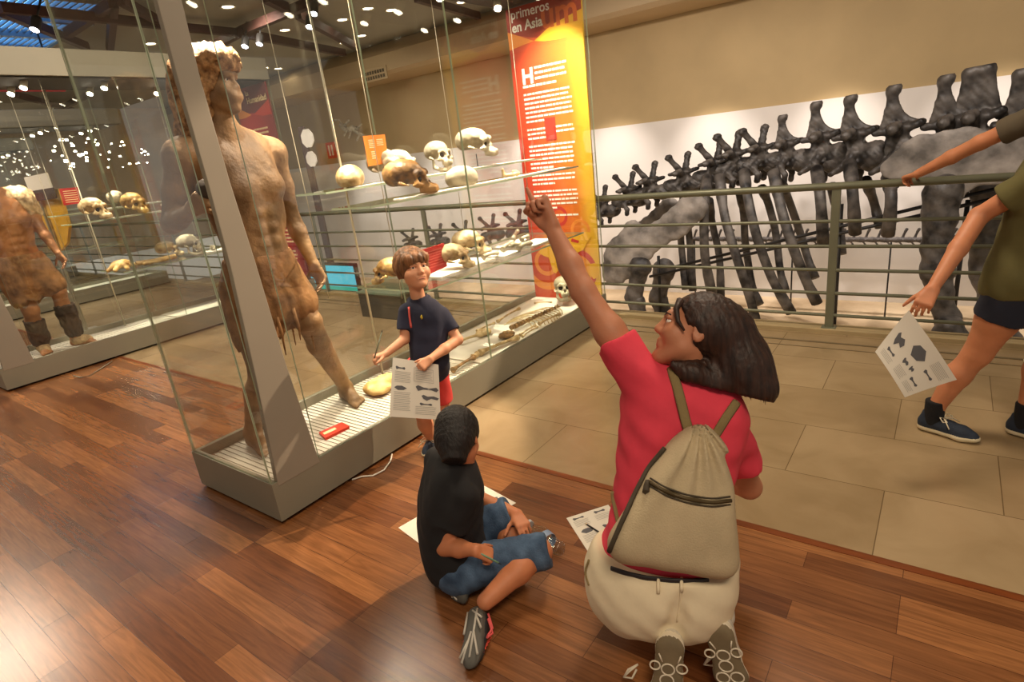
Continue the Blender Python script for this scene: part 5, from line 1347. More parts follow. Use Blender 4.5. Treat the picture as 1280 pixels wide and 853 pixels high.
# trainers: the near one lies on its side with the sole turned to the camera
hl, toe = atd(588, 738, 2.035), atd(588, 806, 1.93); toe[2] = max(toe[2], .05); hl[2] = .085
uu = _n(IR*.25+IU*.1+VIEW*.95)
o, SS = shoe(boy, 'shoe', hl, toe-hl, uu, .215, ['shoe_charcoal', 'tread_grey'], sole=.03, h=.0038)
fo, lo, uo = orth(toe-hl, uu); g = MB()
for (a, b, c, d) in ((.02, -.02, .19, .0), (.02, .02, .1, .03), (.1, .0, .2, .03), (.1, -.01, .19, -.032), (.04, -.015, .1, -.04), (.02, .0, .06, -.04), (.13, .01, .18, .04)): g.tube([hl+fo*a+lo*b-uo*.001, hl+fo*c+lo*d-uo*.001], .004, 6)
g.build('tread', 'tread_pale', o)
g = MB()
for (a, b, e, c, d, e2) in ((.03, .03, .03, .09, .036, .07), (.09, .036, .07, .1, .04, .03), (.05, .035, .05, .1, .04, .05), (.06, .036, .03, .08, .036, .075)): g.tube([hl+fo*a+lo*(b+.012)+uo*e, hl+fo*c+lo*(d+.012)+uo*e2], .004, 6)
g.tube([hl+fo*a_+lo*-.045+uo*e for (a_, e) in ((.03, .03), (.07, .06), (.11, .035))], .0045, 6); g.tube([hl+fo*a_+lo*-.046+uo*e for (a_, e) in ((.05, .03), (.09, .06), (.12, .03))], .0045, 6)
g.build('side_stripes', 'accent_coral', o)
g = MB()
for i in range(5): a = .09+.018*i; e = .085-.010*i; g.tube([hl+fo*a+lo*-.03+uo*(e-.01), hl+fo*(a+.006)+uo*e, hl+fo*a+lo*.03+uo*(e-.01)], .003, 6)
b0 = hl+fo*.075+uo*.09; g.tube([b0, b0+uo*.03-lo*.01, b0+uo*.055+fo*-.012-lo*.012], .0032, 6); g.tube([b0, b0+uo*.02+fo*.03, b0+uo*.01+fo*.06], .0032, 6)
g.build('laces', 'lace_coral', o)
h2, t2_ = atd(550, 722, 2.25), atd(577, 750, 2.14); h2[2] = .055; t2_[2] = .05
o, SS = shoe(boy, 'shoe', h2-_n(t2_-h2)*.06, t2_-h2, _n(IR*.3+UP*.2+VIEW*.9), .215, ['shoe_charcoal', 'tread_grey'], sole=.03, h=.0038)
fo, lo, uo = orth(t2_-h2, _n(IR*.3+UP*.2+VIEW*.9)); hh = h2-_n(t2_-h2)*.06; g = MB()
for (a, b, c, d) in ((.05, -.04, .09, .03), (.08, -.045, .12, .03), (.11, -.045, .15, .03), (.02, .0, .18, .02)): g.tube([hh+fo*a+lo*b-uo*.001, hh+fo*c+lo*d-uo*.001], .0035, 6)
g.build('tread', 'tread_pale', o)

# ================================================================== the boy in the navy polo, standing by the glass
D0 = 3.13
sf = _n(-VIEW*[1, 1, 0]*.95-IR*[1, 1, 0]*.25); sr = _n(V3(-sf[1], sf[0], 0)); sr = sr if sr.dot(IR) > 0 else -sr       # sr: towards the picture's right (his left arm)
base = V3(-2.245, 2.09, 0)
pel = V3(-2.235, 2.085, .49)
P_ = lambda x, y, d=D0: atd(x, y, d)
nb = P_(524, 376, 3.12); ch = P_(532, 405, 3.14); hc = P_(516, 338, 3.08)
rows = [(pel, sr, .1, .075), (P_(538, 450, 3.14), sr, .088, .066), (ch, sr, .1, .07), (P_(528, 388, 3.13), sr, .085, .055)]
slL, slR = P_(553, 394, 3.14), P_(508, 390, 3.10)
eL, wL = P_(572, 425, 3.13), P_(538, 449, 2.98); eR, wR = P_(506, 424, 3.10), P_(483, 442, 3.0)
fL, fR = V3(-2.17, 2.15, .0), V3(-2.29, 2.07, .0)
kL, kR = V3(-2.185, 2.10, .27), V3(-2.285, 2.035, .27); hpL, hpR = pel+sr*.05-V3(0, 0, .03), pel-sr*.05-V3(0, 0, .03)
hf = _n(-VIEW*.78+IR*.50+IU*.02); hu = _n(UP+IR*.05)
S = SD((-2.46, 1.72, 0), (-1.9, 2.4, 1.22), .0042)
slices(S, [(c, r, w-.006, d-.006) for (c, r, w, d) in rows], k=.025)
S.add(cap(nb-UP*.03, hc-hu*.05, .04, .036), .02); head(S, hc, hf, hu, .214, 1.06, kid=1)
limb(S, [slL, eL], [.034, .028], .02); limb(S, [eL, eL*.5+wL*.5, wL], [.029, .028, .019], .012); limb(S, [slR, eR], [.034, .027], .02); limb(S, [eR, wR], [.027, .019], .012)
hand(S, wL, P_(524, 460, 2.95)-wL, _n(-VIEW*-.8+UP*-.3), .125, (.9, 1.0, 1.05, 1.1), thumb=1, th=(.9, .6)); hand(S, wR, P_(462, 448, 2.95)-wR, V3(.1, .2, -.9), .125, (.7, .8, .85, .9), thumb=-1, th=(1.0, .5))
for (hp, kn, ft) in ((hpL, kL, fL), (hpR, kR, fR)): limb(S, [hp, hp*.5+kn*.5, kn, kn*.6+ft*.4+V3(0, 0, .0), ft+V3(0, 0, .07)], [.062, .054, .042, .042, .028], .02)
kid = S.mesh('person', ['skin_light'], None, origin=tuple(base)); ORG[kid.name] = base
tag(kid, 'small boy in navy polo and red shorts standing at the glass showcase, looking aside', 'person')
eyes(kid, hc, hf, hu, .214, (-.25, .0)); eyebrows(kid, S, hc, hf, hu, .214, 'hair_brown')
f_, l_, u_ = orth(hf, hu); g = MB(); q = [hc+(f_*.096+l_*b-u_*.059)*(.214/.23)*1.0+f_*.0005 for b in (-.019, -.008, 0, .008, .019)]; g.tube(q, [.0012, .003, .0034, .003, .0012], 6); g.build('mouth', 'lips', kid)
T = SD((-2.46, 1.75, .4), (-1.9, 2.4, 1.0), .0045)
hem = [(V3(-2.235, 2.085, .47), sr, .115, .088)]
slices(T, hem+[(c, r, w+.012, d+.014) for (c, r, w, d) in rows[1:]], k=.025)
T.add(capcut(slL, slL*.35+eL*.65, .043, .047), .025); T.add(capcut(slR, slR*.35+eR*.65, .043, .047), .025); T.add(cap(rows[-1][0], nb, .058, .047), .03)
T.sub(cap(nb+UP*.012, nb+UP*.1, .042), .006); T.cut((0, 0, .44), (0, 0, -1), .004)
T.disp(lambda X, Y, Z: .003*np.sin(X*44+Z*30)*np.sin(Y*40-Z*44), .03)
polo = T.mesh('polo_shirt', 'polo_navy', kid, smooth=2)
g = MB(); cc = nb+UP*.008
for i in range(15):
    a = 2*PI*i/14+.4
    if 0 < i < 14: pass
ring_ = [cc+sr*.056*math.cos(a)+sf*.053*math.sin(a)-UP*(.0+.016*max(0, math.sin(a))) for a in np.linspace(-PI*1.42, PI*.42, 22)]
g.tube(ring_, .011, 8, squash=(UP, 1.3)); g.build('collar', 'polo_navy', polo)
q = curve_on(T, [(511, 384), (512, 398), (514, 410)], .0015, 4)
if len(q) > 2: g = MB(); g.tube(q, .0055, 6, squash=(VIEW, .4)); g.build('placket', 'trim_coral', polo)
q = hit(T, 527, 397, .002)
if q is not None: g = MB(); g.tube([q+UP*.011, q+UP*.002, q-UP*.009], [.002, .0065, .0045], 6, squash=(VIEW, .5)); g.tube([q+UP*.008+IR*.004, q+UP*.014], .002, 5); g.build('chest_emblem', 'logo_yellow', polo)
B = SD((-2.46, 1.85, .2), (-2.0, 2.35, .56), .0045)
slices(B, [(pel-V3(0, 0, .03), sr, .108, .08), (pel+V3(0, 0, .05), sr, .1, .075)], k=.02)
for (hp, kn) in ((hpL, kL), (hpR, kR)): B.add(cap(hp, kn+V3(0, 0, .02), .07, .07), .02)
B.cut((0, 0, .30), (0, 0, -1), .003); B.disp(lambda X, Y, Z: .002*np.sin(X*70)*np.sin(Y*60+Z*40), .02); B.mesh('shorts', 'shorts_red', kid, smooth=2)
Hh = SD(hc-.16, hc+.16, .0042); M_ = np.array([f_, l_, u_]); s = .2/.23
Hh.add(ell(hc-f_*.012+u_*.034, (.106, .094, .098), M_)); Hh.add(cap(hc+f_*.066+u_*.056+l_*-.045, hc+f_*.066+u_*.056+l_*.045, .03), .02)
for q in (-1, 1): Hh.add(cap(hc+l_*q*.07+u_*.01, hc+l_*q*.072-u_*.022-f_*.01, .022, .016), .02)
Hh.sub(ell(hc+f_*.1-u_*.062, (.07, .09, .09), M_), .008); Hh.cut(hc-u_*.035, _n(-u_-f_*.1), .004)
Hh.disp(lambda X, Y, Z: .0024*np.sin(X*190+Z*22)*np.sin(Y*190+Z*16)+.001*np.sin(X*420+Y*300+Z*30), .02); Hh.mesh('hair', 'hair_brown', kid)
for ft in (fL, fR): shoe(kid, 'shoe', ft-sf*.06, sf, UP, .18, ['shoe_navy', 'rubber_cream'], sole=.022, lacemat='lace_cream')
p, q = P_(470, 441, 2.94), P_(478, 413, 2.97); pt = thing('pencil', 'grey pencil held up in the hand of the boy in the polo', 'pencil', tuple(p)); d = _n(q-p)
g = MB(); g.tube([p-d*.03, q-d*.012], .0036, 6); g.build('shaft', pm('pencil_green', (96, 100, 78), .5), pt); g = MB(); g.tube([q-d*.012, q+d*.004], [.0036, .0006], 6); g.build('tip', 'black_iron', pt)
p, q = atd(600, 692, 2.03), atd(627, 706, 2.03); pt = thing('pencil', 'pale green pencil in the hand of the boy sitting on the floor', 'pencil', tuple(p)); d = _n(q-p)
g = MB(); g.tube([p-d*.03, q-d*.012], .0032, 6); g.build('shaft', pm('pencil_mint', (120, 160, 130), .5), pt); g = MB(); g.tube([q-d*.012, q], [.0032, .0006], 6); g.build('tip', 'black_iron', pt)

# ================================================================== the teenager walking past with the work sheet
tf = _n(V3(.93, -.36, 0)); tl = _n(V3(.36, .93, 0)); pel = V3(.325, 3.37, .82)
rows = [(pel, tl, .155, .11), (V3(.335, 3.375, .95), tl, .135, .098), (V3(.36, 3.38, 1.12), tl, .15, .105), (V3(.365, 3.385, 1.25), tl, .15, .08)]
nb = V3(.37, 3.385, 1.33); hc = V3(.43, 3.37, 1.49); sR, sL = V3(.335, 3.235, 1.25), V3(.40, 3.54, 1.25)
eR, wR = atd(1224, 270, 2.56), atd(1165, 362, 2.50); eL, wL = sL+V3(.05, .05, -.27), sL+V3(.2, .0, -.46)
hpR, hpL = pel-tl*.085-V3(0, 0, .04), pel+tl*.085-V3(0, 0, .04)
kR, aR = atd(1222, 442, 2.74), atd(1168, 515, 2.90); kL, aL = V3(.45, 3.42, .46), atd(1280, 528, 2.78)
aR[2] = .12; aL[2] = .12
S = SD((-.12, 2.9, 0), (.82, 3.8, 1.65), .0052)
slices(S, [(c, r, w-.008, d-.008) for (c, r, w, d) in rows], k=.035)
S.add(cap(nb-UP*.05, hc-UP*.05, .055, .05), .03); head(S, hc, tf, UP, .225)
limb(S, [sR, eR], [.046, .038], .025); limb(S, [eR, eR*.55+wR*.45, wR], [.039, .037, .024], .015); limb(S, [sL, eL], [.046, .038], .025); limb(S, [eL, wL], [.038, .024], .015)
hand(S, wR, atd(1146, 394, 2.48)-wR, VIEW*.7+IR*.6, .165, (.45, .55, .6, .65), thumb=1, th=(.9, .5)); hand(S, wL, V3(.5, 0, -.8), -tl, .165, (.4, .4, .45, .5), thumb=1)
for (hp, kn, an) in ((hpR, kR, aR), (hpL, kL, aL)): limb(S, [hp, hp*.5+kn*.5, kn], [.095, .082, .058], .03); limb(S, [kn, kn*.62+an*.38-tf*.012, an, an-V3(0, 0, .05)], [.054, .055, .034, .034], .025)
teen = S.mesh('person', ['skin_teen'], None, origin=(pel[0], pel[1], 0)); ORG[teen.name] = pel*[1, 1, 0]
tag(teen, 'youngster in olive tee and navy shorts walking over the tiles with a work sheet', 'person')
eyes(teen, hc, tf, UP, .225)
T = SD((-.05, 2.95, .62), (.8, 3.8, 1.45), .0055)
slices(T, [(V3(.315, 3.365, .74), tl, .185, .142)]+[(c, r, w+.022, d+.026) for (c, r, w, d) in rows], k=.03)
T.add(capcut(sR, sR*.38+eR*.62, .064, .07), .04); T.add(capcut(sL, sL*.38+eL*.62, .064, .07), .04); T.add(cap(rows[-1][0], nb, .08, .06), .04)
T.cut((0, 0, .715), (0, 0, -1), .004); T.sub(cap(nb+UP*.02, nb+UP*.12, .058), .01)
T.disp(lambda X, Y, Z: .004*np.sin(X*36+Z*22)*np.sin(Y*34-Z*26), .04); T.mesh('t_shirt', 'tee_olive', teen, smooth=2)
B = SD((0, 2.95, .4), (.75, 3.8, .95), .0055); slices(B, [(pel-V3(0, 0, .03), tl, .172, .124), (pel+V3(0, 0, .08), tl, .16, .115)], k=.03)
for (hp, kn) in ((hpR, kR), (hpL, kL)): B.add(capcut(hp, hp*.5+kn*.5, .108, .1), .03)
B.cut((0, 0, .84), UP); B.disp(lambda X, Y, Z: .002*np.sin(X*60)*np.sin(Y*50+Z*40), .02); B.mesh('shorts', 'shorts_navy', teen, smooth=2)
Hh = SD(hc-.17, hc+.17, .0048); f_, l_, u_ = orth(tf, UP); M_ = np.array([f_, l_, u_]); Hh.add(ell(hc-f_*.016+u_*.034, (.104, .086, .094), M_)); Hh.sub(ell(hc+f_*.1-u_*.05, (.085, .12, .095), M_), .01); Hh.cut(hc-u_*.045, _n(-u_-f_*.2), .004); Hh.disp(lambda X, Y, Z: .002*np.sin(X*220)*np.sin(Y*220)*np.sin(Z*160), .02); Hh.mesh('hair', 'hair_brown', teen)
for (an, fd, hz) in ((aR, V3(.244-.007, 3.098-3.189, -.0), 0), (aL, V3(.9, -.45, 0), 0)):
    S2 = SD(an-[.1, .1, .12], an+[.1, .1, .12], .004); S2.add(cap(an+V3(0, 0, .045), an-V3(0, 0, .06), .043, .042)); S2.cut(an+V3(0, 0, .05), UP, .003); S2.mesh('sock', 'sock_black', teen)
    hl = an*[1, 1, 0]-_n(fd)*.065; shoe(teen, 'shoe', hl, fd, UP, .262, ['shoe_navy', 'rubber_cream'], sole=.03, lacemat='lace_cream')

# ================================================================== the visitor holding the railing
af = V3(0, 1, 0); ar = V3(1, 0, 0); X0 = .62; Yb = 4.30
rows = [(V3(X0, Yb-.03, .94), ar, .17, .115), (V3(X0, Yb-.02, 1.1), ar, .15, .105), (V3(X0, Yb, 1.3), ar, .175, .115), (V3(X0, Yb, 1.45), ar, .165, .08)]
nb = V3(X0, Yb, 1.52); hc = V3(X0, Yb+.04, 1.67); sL, sR = V3(X0-.2, Yb+.02, 1.46), V3(X0+.2, Yb+.02, 1.46)
eL, wL = atd(1226, 178, 3.35), atd(1148, 217, 3.66); eR, wR = V3(X0+.3, 4.45, 1.2), V3(X0+.25, 4.6, 1.14)
S = SD((-.34, 4.05, 0), (1.05, 4.72, 1.82), .006)
slices(S, [(c, r, w-.008, d-.008) for (c, r, w, d) in rows], k=.04); S.add(cap(nb-UP*.04, hc-UP*.05, .06, .055), .03); head(S, hc, af, UP, .235)
limb(S, [sL, eL], [.052, .042], .03); limb(S, [eL, eL*.55+wL*.45, wL], [.042, .04, .027], .02); limb(S, [sR, eR], [.052, .042], .03); limb(S, [eR, wR], [.042, .028], .02)
hand(S, wL, V3(-.25, 4.66, 1.11)-wL, V3(.0, .25, -1), .185, (.7, .75, .8, .85), thumb=1, th=(.9, .5)); hand(S, wR, V3(0, .9, -.2), V3(0, .3, -1), .185, (.7, .75, .8, .85), thumb=-1)
for q in (-1, 1): limb(S, [V3(X0+q*.09, Yb-.03, .9), V3(X0+q*.1, Yb, .5), V3(X0+q*.1, Yb-.03, .1)], [.1, .062, .042], .03)
adult = S.mesh('person', ['skin_teen'], None, origin=(X0, Yb, 0)); ORG[adult.name] = V3(X0, Yb, 0)
tag(adult, 'visitor in taupe short sleeved top reaching an arm out to hold the railing', 'person'); eyes(adult, hc, af, UP, .235)
T = SD((0, 4.05, .8), (1.05, 4.72, 1.62), .006); slices(T, [(V3(X0, Yb-.03, .86), ar, .19, .14)]+[(c, r, w+.016, d+.018) for (c, r, w, d) in rows], k=.04)
T.add(capcut(sL, sL*.3+eL*.7, .072, .07), .04); T.add(capcut(sR, sR*.4+eR*.6, .072, .07), .04); T.add(cap(rows[-1][0], nb, .085, .07), .04)
T.cut((0, 0, .84), -UP, .004); T.sub(cap(nb+UP*.02, nb+UP*.12, .06), .01); T.disp(lambda X, Y, Z: .003*np.sin(X*36+Z*22)*np.sin(Y*34-Z*26), .04); T.mesh('t_shirt', 'tee_taupe', adult, smooth=2)
B = SD((.35, 4.05, .03), (.9, 4.6, 1.0), .007); slices(B, [(V3(X0, Yb-.03, .9), ar, .18, .125), (V3(X0, Yb-.03, .97), ar, .175, .12)], k=.03)
for q in (-1, 1): limb(B, [V3(X0+q*.09, Yb-.03, .9), V3(X0+q*.1, Yb, .5), V3(X0+q*.1, Yb-.03, .09)], [.11, .078, .062], .03)
B.cut((0, 0, .06), -UP, .003); B.mesh('trousers', 'trousers_grey', adult, smooth=1)
Hh = SD(hc-.18, hc+.18, .006); Hh.add(ell(hc+V3(0, -.016, .034), (.088, .106, .096))); Hh.sub(ell(hc+V3(0, .11, -.05), (.12, .09, .1)), .01); Hh.cut(hc-UP*.05, -UP, .004); Hh.mesh('hair', 'hair_dark', adult)
for q in (-1, 1): shoe(adult, 'shoe', V3(X0+q*.1, Yb-.1, 0), af, UP, .27, ['shoe_charcoal', 'rubber_cream'], sole=.03, h=.005)
# ------------------------------------------------------------------ life size hominid statues
pm('statue_skin', (118, 88, 58), .55, var=.3, vscale=5, bump=.4, bscale=50, col2=(160, 124, 84))
pm('statue_skin_dark', (150, 98, 58), .5, var=.25, vscale=5, bump=.35, bscale=50, col2=(178, 124, 78))
pm('statue_hair', (150, 104, 62), .7, var=.45, vscale=34, bump=.8, bscale=70, col2=(206, 160, 108))
pm('hide', (128, 88, 50), .8, var=.35, vscale=9, bump=.6, bscale=30, col2=(160, 116, 70))
pm('cord_tan', (206, 160, 92), .7)
pm('fur_dark', (56, 40, 28), .85, var=.4, vscale=20, bump=.8, bscale=60)
pm('fur_tan', (176, 146, 104), .85, var=.35, vscale=16, bump=.8, bscale=50, col2=(206, 178, 134))
pm('stone_dark', (70, 60, 52), .8, bump=.5, bscale=40)
def foot(S, an, toe_dir, L=.26, k=.015):
    f = _n(toe_dir*[1, 1, 0]); l = np.cross((0, 0, 1), f); g0 = an*[1, 1, 0]+V3(0, 0, an[2]-.085)
    S.add(cap(an-f*.02, g0-f*.045+V3(0, 0, .032), .042, .034), .03); S.add(cap(an+f*.01-V3(0, 0, .02), g0+f*.12+V3(0, 0, .028), .04, .03), .035); S.add(cap(g0-f*.03+V3(0, 0, .028), g0+f*.13-l*.02+V3(0, 0, .024), .034, .03), .02)
    for i in range(5):
        b = -.036+.018*i; S.add(cap(g0+f*(.12-.006*abs(i-1))+l*b+V3(0, 0, .02), g0+f*(.19-.013*i-(.0 if i else -.004))+l*b*1.15+V3(0, 0, .013), .014 if i else .018, .011 if i else .015), .006)
def statue(name, label, pelvis, f, joints, skin, H=.25, headdir=None, lo=None, hi=None, base=None):
    f, l, u = orth(f, (0, 0, 1)); J = joints
    S = SD(lo, hi, .0068)
    pel, ch, nb, hc = J['pel'], J['chest'], J['neck'], J['head']
    rows = [(pel, l, .17, .12), (pel*.55+ch*.45, l, .15, .105), (ch, l, .2, .14), (ch*.4+nb*.6, l, .2, .09)]
    slices(S, rows, k=.05)
    for q in (-1, 1):
        S.add(ell(ch+f*.095+l*q*.085+u*.0, (.06, .1, .075), [f, l, u]), .03)
        for i in range(3): S.add(ell(ch+f*(.112-.008*i)+l*q*.036-u*(.12+.075*i), (.028, .034, .036), [f, l, u]), .02)
        S.add(ell(ch+f*.05+l*q*.15-u*.14, (.04, .03, .09), [f, l, u]), .03)
        S.add(cap(nb, (J['shL'] if q > 0 else J['shR'])*.8+nb*.2+u*.01, .06, .06), .05)
    S.add(cap(nb-u*.05, hc-u*.07, .07, .06), .04)
    hd = f if headdir is None else headdir
    head(S, hc, hd, u, H, 1.1); hf_, hl_, hu_ = orth(hd, u); s = H/.23
    S.add(cap(hc+hf_*.085*s-hl_*.04*s+hu_*.035*s, hc+hf_*.085*s+hl_*.04*s+hu_*.035*s, .017*s), .02); S.add(cap(hc+hf_*.085*s-hl_*.02*s-hu_*.055*s, hc+hf_*.085*s+hl_*.02*s-hu_*.055*s, .026*s), .025); S.add(cap(hc+hf_*.098*s-hl_*.016*s-hu_*.024*s, hc+hf_*.098*s+hl_*.016*s-hu_*.024*s, .012*s), .012)
    for sd in 'LR':
        sh, el, wr = J['sh'+sd], J['el'+sd], J['wr'+sd]
        S.add(ell(sh, .08), .04); limb(S, [sh, sh*.5+el*.5, el], [.068, .06, .045], .03); limb(S, [el, el*.7+wr*.3, wr], [.046, .047, .03], .02)
        d = J.get('hd'+sd, wr-el); hand(S, wr, d, J.get('hn'+sd, -l if sd == 'L' else l), .2, J.get('hcurl'+sd, (.4, .45, .5, .55)), thumb=(1 if sd == 'R' else -1)*J.get('th'+sd, 1), k=.008)
        hp, kn, an = J['hp'+sd], J['kn'+sd], J['an'+sd]
        limb(S, [hp, hp*.5+kn*.5, kn], [.115, .1, .068], .04); limb(S, [kn, kn*.68+an*.32-f*.02, an], [.066, .064, .042], .03)
        foot(S, an, J.get('toe'+sd, f))
    S.cut((0, 0, base[2]+.001), (0, 0, -1))
    S.disp(lambda X, Y, Z: .0015*np.sin(X*80+Z*30)*np.sin(Y*70)*np.sin(Z*60), .03)
    o = S.mesh(name, skin, None, origin=tuple(base)); ORG[o.name] = np.array(base, float); tag(o, label, 'statue')
    eyes(o, hc, hd, u, H)
    return o, S, rows, (f, l, u)
def shag(S, amp=.008, fr=70): S.disp(lambda X, Y, Z: amp*np.sin(X*fr+Z*20+2*np.sin(Y*30))*np.sin(Y*fr*.9+1.5*np.sin(Z*24))*np.sin(Z*fr*.35+X*30)+amp*.4*np.sin(X*fr*2.3)*np.sin(Y*fr*2.1), .04)
DK = .1705
# tall statue of the front showcase
f = _n(V3(.97, .18, 0)); l = _n(V3(-.18, .97, 0))
J = dict(pel=V3(-2.90, 1.66, 1.10), chest=V3(-2.885, 1.655, 1.555), neck=V3(-2.865, 1.625, 1.83), head=atx(264, 106, -2.83),
         shL=V3(-2.93, 1.90, 1.715), shR=V3(-2.87, 1.40, 1.735), elL=atx(364, 272, -2.96), wrL=atx(392, 330, -2.88), elR=V3(-2.99, 1.325, 1.44), wrR=V3(-2.76, 1.33, 1.50),
         hpL=V3(-2.93, 1.755, 1.05), hpR=V3(-2.90, 1.56, 1.05), knL=atx(386, 402, -2.80), anL=atz(432, 484, DK+.085), knR=V3(-2.86, 1.50, .62), anR=V3(-3.03, 1.44, DK+.085), toeL=atz(480, 515, DK)-atz(432, 492, DK), toeR=V3(.9, -.1, 0),
         hdR=V3(.8, .1, .35), hnR=V3(-.2, .8, .5), hcurlR=(.9, .95, 1.0, 1.05), hdL=V3(.25, .1, -.9))
st, S, rows, _ = statue('hominid_statue', 'tall bare chested hominid statue in hide loincloth inside the front showcase', J['pel'], f, J, 'statue_skin', .26, _n(V3(.84, .52, .0)), (-3.22, 1.16, .15), (-2.49, 2.26, 2.36), (-2.9, 1.66, DK))
hc = J['head']; f_, l_, u_ = orth(V3(.84, .52, 0), UP); M_ = np.array([f_, l_, u_])
Hh = SD((-3.22, 1.2, 1.5), (-2.52, 2.0, 2.36), .0065); Hh.add(ell(hc-f_*.03+u_*.05, (.135, .122, .12), M_)); Hh.add(cap(hc-f_*.07, hc-f_*.13-u_*.22, .11, .10), .06); Hh.add(cap(hc-f_*.06+l_*-.06, hc-f_*.1-l_*.08-u_*.26, .08, .07), .05)
Hh.add(ell(hc+f_*.05+u_*.095, (.1, .125, .075), M_), .03); Hh.sub(ell(hc+f_*.12-u_*.075, (.1, .14, .115), M_), .012); shag(Hh, .012, 60); Hh.mesh('hair', 'statue_hair', st)
L_ = SD((-3.2, 1.3, .55), (-2.55, 2.1, 1.35), .0075)
f, l, u = orth(f, UP); pel = J['pel']
slices(L_, [(pel+V3(0, 0, .1), l, .17, .118), (pel, l, .19, .14), (pel-V3(0, 0, .16), l, .21, .155)], k=.04)
for sd in 'LR': L_.add(cap(J['hp'+sd], J['hp'+sd]*.45+J['kn'+sd]*.55, .135, .125), .04)
L_.F = np.maximum(L_.F, ((L_.ax[2][None, None, :]-1.225)+0*L_.F).astype(np.float32))
hem = .80+.05*np.sin(L_.ax[0][:, None, None]*47+L_.ax[1][None, :, None]*23)+.035*np.sin(L_.ax[1][None, :, None]*71)-.10*np.clip((L_.ax[1][None, :, None]-1.7)*3, 0, 1)
L_.F = np.maximum(L_.F, (hem-L_.ax[2][None, None, :]).astype(np.float32)); shag(L_, .005, 50); L_.mesh('loincloth', 'hide', st)
for k in range(3):
    g = MB(); c = pel+V3(0, 0, .105-.014*k); g.tube([c+l*(.165)*math.cos(a)+f*(.122)*math.sin(a)+V3(0, 0, .012*math.cos(a+k)) for a in np.linspace(0, 2*PI, 30)], .006, 6, caps=False); g.build('waist_cord', 'cord_tan', st)
g = MB()
for k in range(12):
    a = 2*PI*k/12; c = pel-V3(0, 0, .17+.0)+l*.2*math.cos(a)+f*.16*math.sin(a); g.tube([c, c-V3(0, 0, .1)+f*.01, c-V3(0, 0, .18+.05*(k % 3))], [.012, .009, .003], 6)
g.build('hide_fringe', 'hide', st)
c = J['wrR']+_n(J['hdR'])*.1+V3(0, .03, .04); S3 = SD(c-.1, c+.1, .005); S3.add(ell(c, (.05, .042, .045))); S3.add(ell(c+[.02, .02, .01], .035), .02)
o = S3.mesh('hand_stone', 'stone_dark', None, origin=tuple(c)); tag(o, 'dark hand stone held up in the fist of the tall statue', 'stone')
# fur clad statue of the second showcase
f = _n(V3(.97, .2, 0)); l = _n(V3(-.2, .97, 0)); X2 = -7.28
J = dict(pel=V3(X2, 1.74, 1.05), chest=V3(X2+.02, 1.72, 1.5), neck=V3(X2+.05, 1.70, 1.77), head=V3(X2+.08, 1.69, 1.95), shL=V3(X2, 1.95, 1.66), shR=V3(X2, 1.48, 1.66), elL=atx(50, 285, -7.2), wrL=atx(72, 316, -7.12), elR=V3(X2-.05, 1.36, 1.35), wrR=V3(X2+.1, 1.38, 1.12),
         hpL=V3(X2, 1.83, 1.0), hpR=V3(X2, 1.65, 1.0), knL=atx(73, 365, -7.2), anL=atx(87, 398, -7.22), knR=V3(X2+.03, 1.66, .62), anR=V3(X2-.05, 1.66, DK+.085), toeL=V3(.7, .7, 0), toeR=V3(.9, -.1, 0), hdL=V3(.2, .25, -.9))
J['anL'][2] = DK+.085
s2, S, rows, _ = statue('hominid_statue', 'fur booted hominid statue in hide skirt inside the second showcase', J['pel'], f, J, 'statue_skin_dark', .25, None, (-7.62, 1.26, .15), (-6.87, 2.42, 2.2), (X2, 1.74, DK))
f, l, u = orth(f, UP); hc = J['head']; M_ = np.array([f, l, u]); pel = J['pel']
Hh = SD(hc-.3, hc+.26, .008); Hh.add(ell(hc-f*.03+u*.04, (.125, .112, .11), M_)); Hh.add(cap(hc-f*.07, hc-f*.1-u*.2, .1, .09), .05); Hh.sub(ell(hc+f*.1-u*.045, (.1, .14, .11), M_), .01); shag(Hh, .01, 60); Hh.mesh('hair', 'statue_hair', s2)
L_ = SD((-7.62, 1.4, .5), (-6.9, 2.2, 1.3), .009); slices(L_, [(pel+V3(0, 0, .1), l, .175, .125), (pel, l, .195, .15), (pel-V3(0, 0, .16), l, .22, .17)], k=.04)
for sd in 'LR': L_.add(cap(J['hp'+sd], J['hp'+sd]*.35+J['kn'+sd]*.65, .14, .13), .04)
L_.cut((0, 0, 1.17), UP, .01); hem = .70+.04*np.sin(L_.ax[0][:, None, None]*50+L_.ax[1][None, :, None]*31); L_.F = np.maximum(L_.F, (hem-L_.ax[2][None, None, :]).astype(np.float32)); shag(L_, .006, 50); L_.mesh('hide_skirt', 'hide', s2)
C_ = SD((-7.62, 1.3, 1.3), (-6.9, 2.15, 1.95), .009); C_.add(cap(J['shL']+V3(0, -.05, .03), J['shR']+V3(0, .05, .03), .115)); C_.add(cap(J['shL']+V3(.02, -.02, 0), J['shL']*.6+J['elL']*.4, .1, .085), .05); C_.add(cap(J['shR'], J['shR']*.6+J['elR']*.4, .1, .085), .05); C_.sub(cap(J['neck']+V3(0, 0, 0), J['neck']+V3(.03, 0, .25), .085), .02); shag(C_, .012, 55); C_.mesh('fur_cape', 'fur_tan', s2)
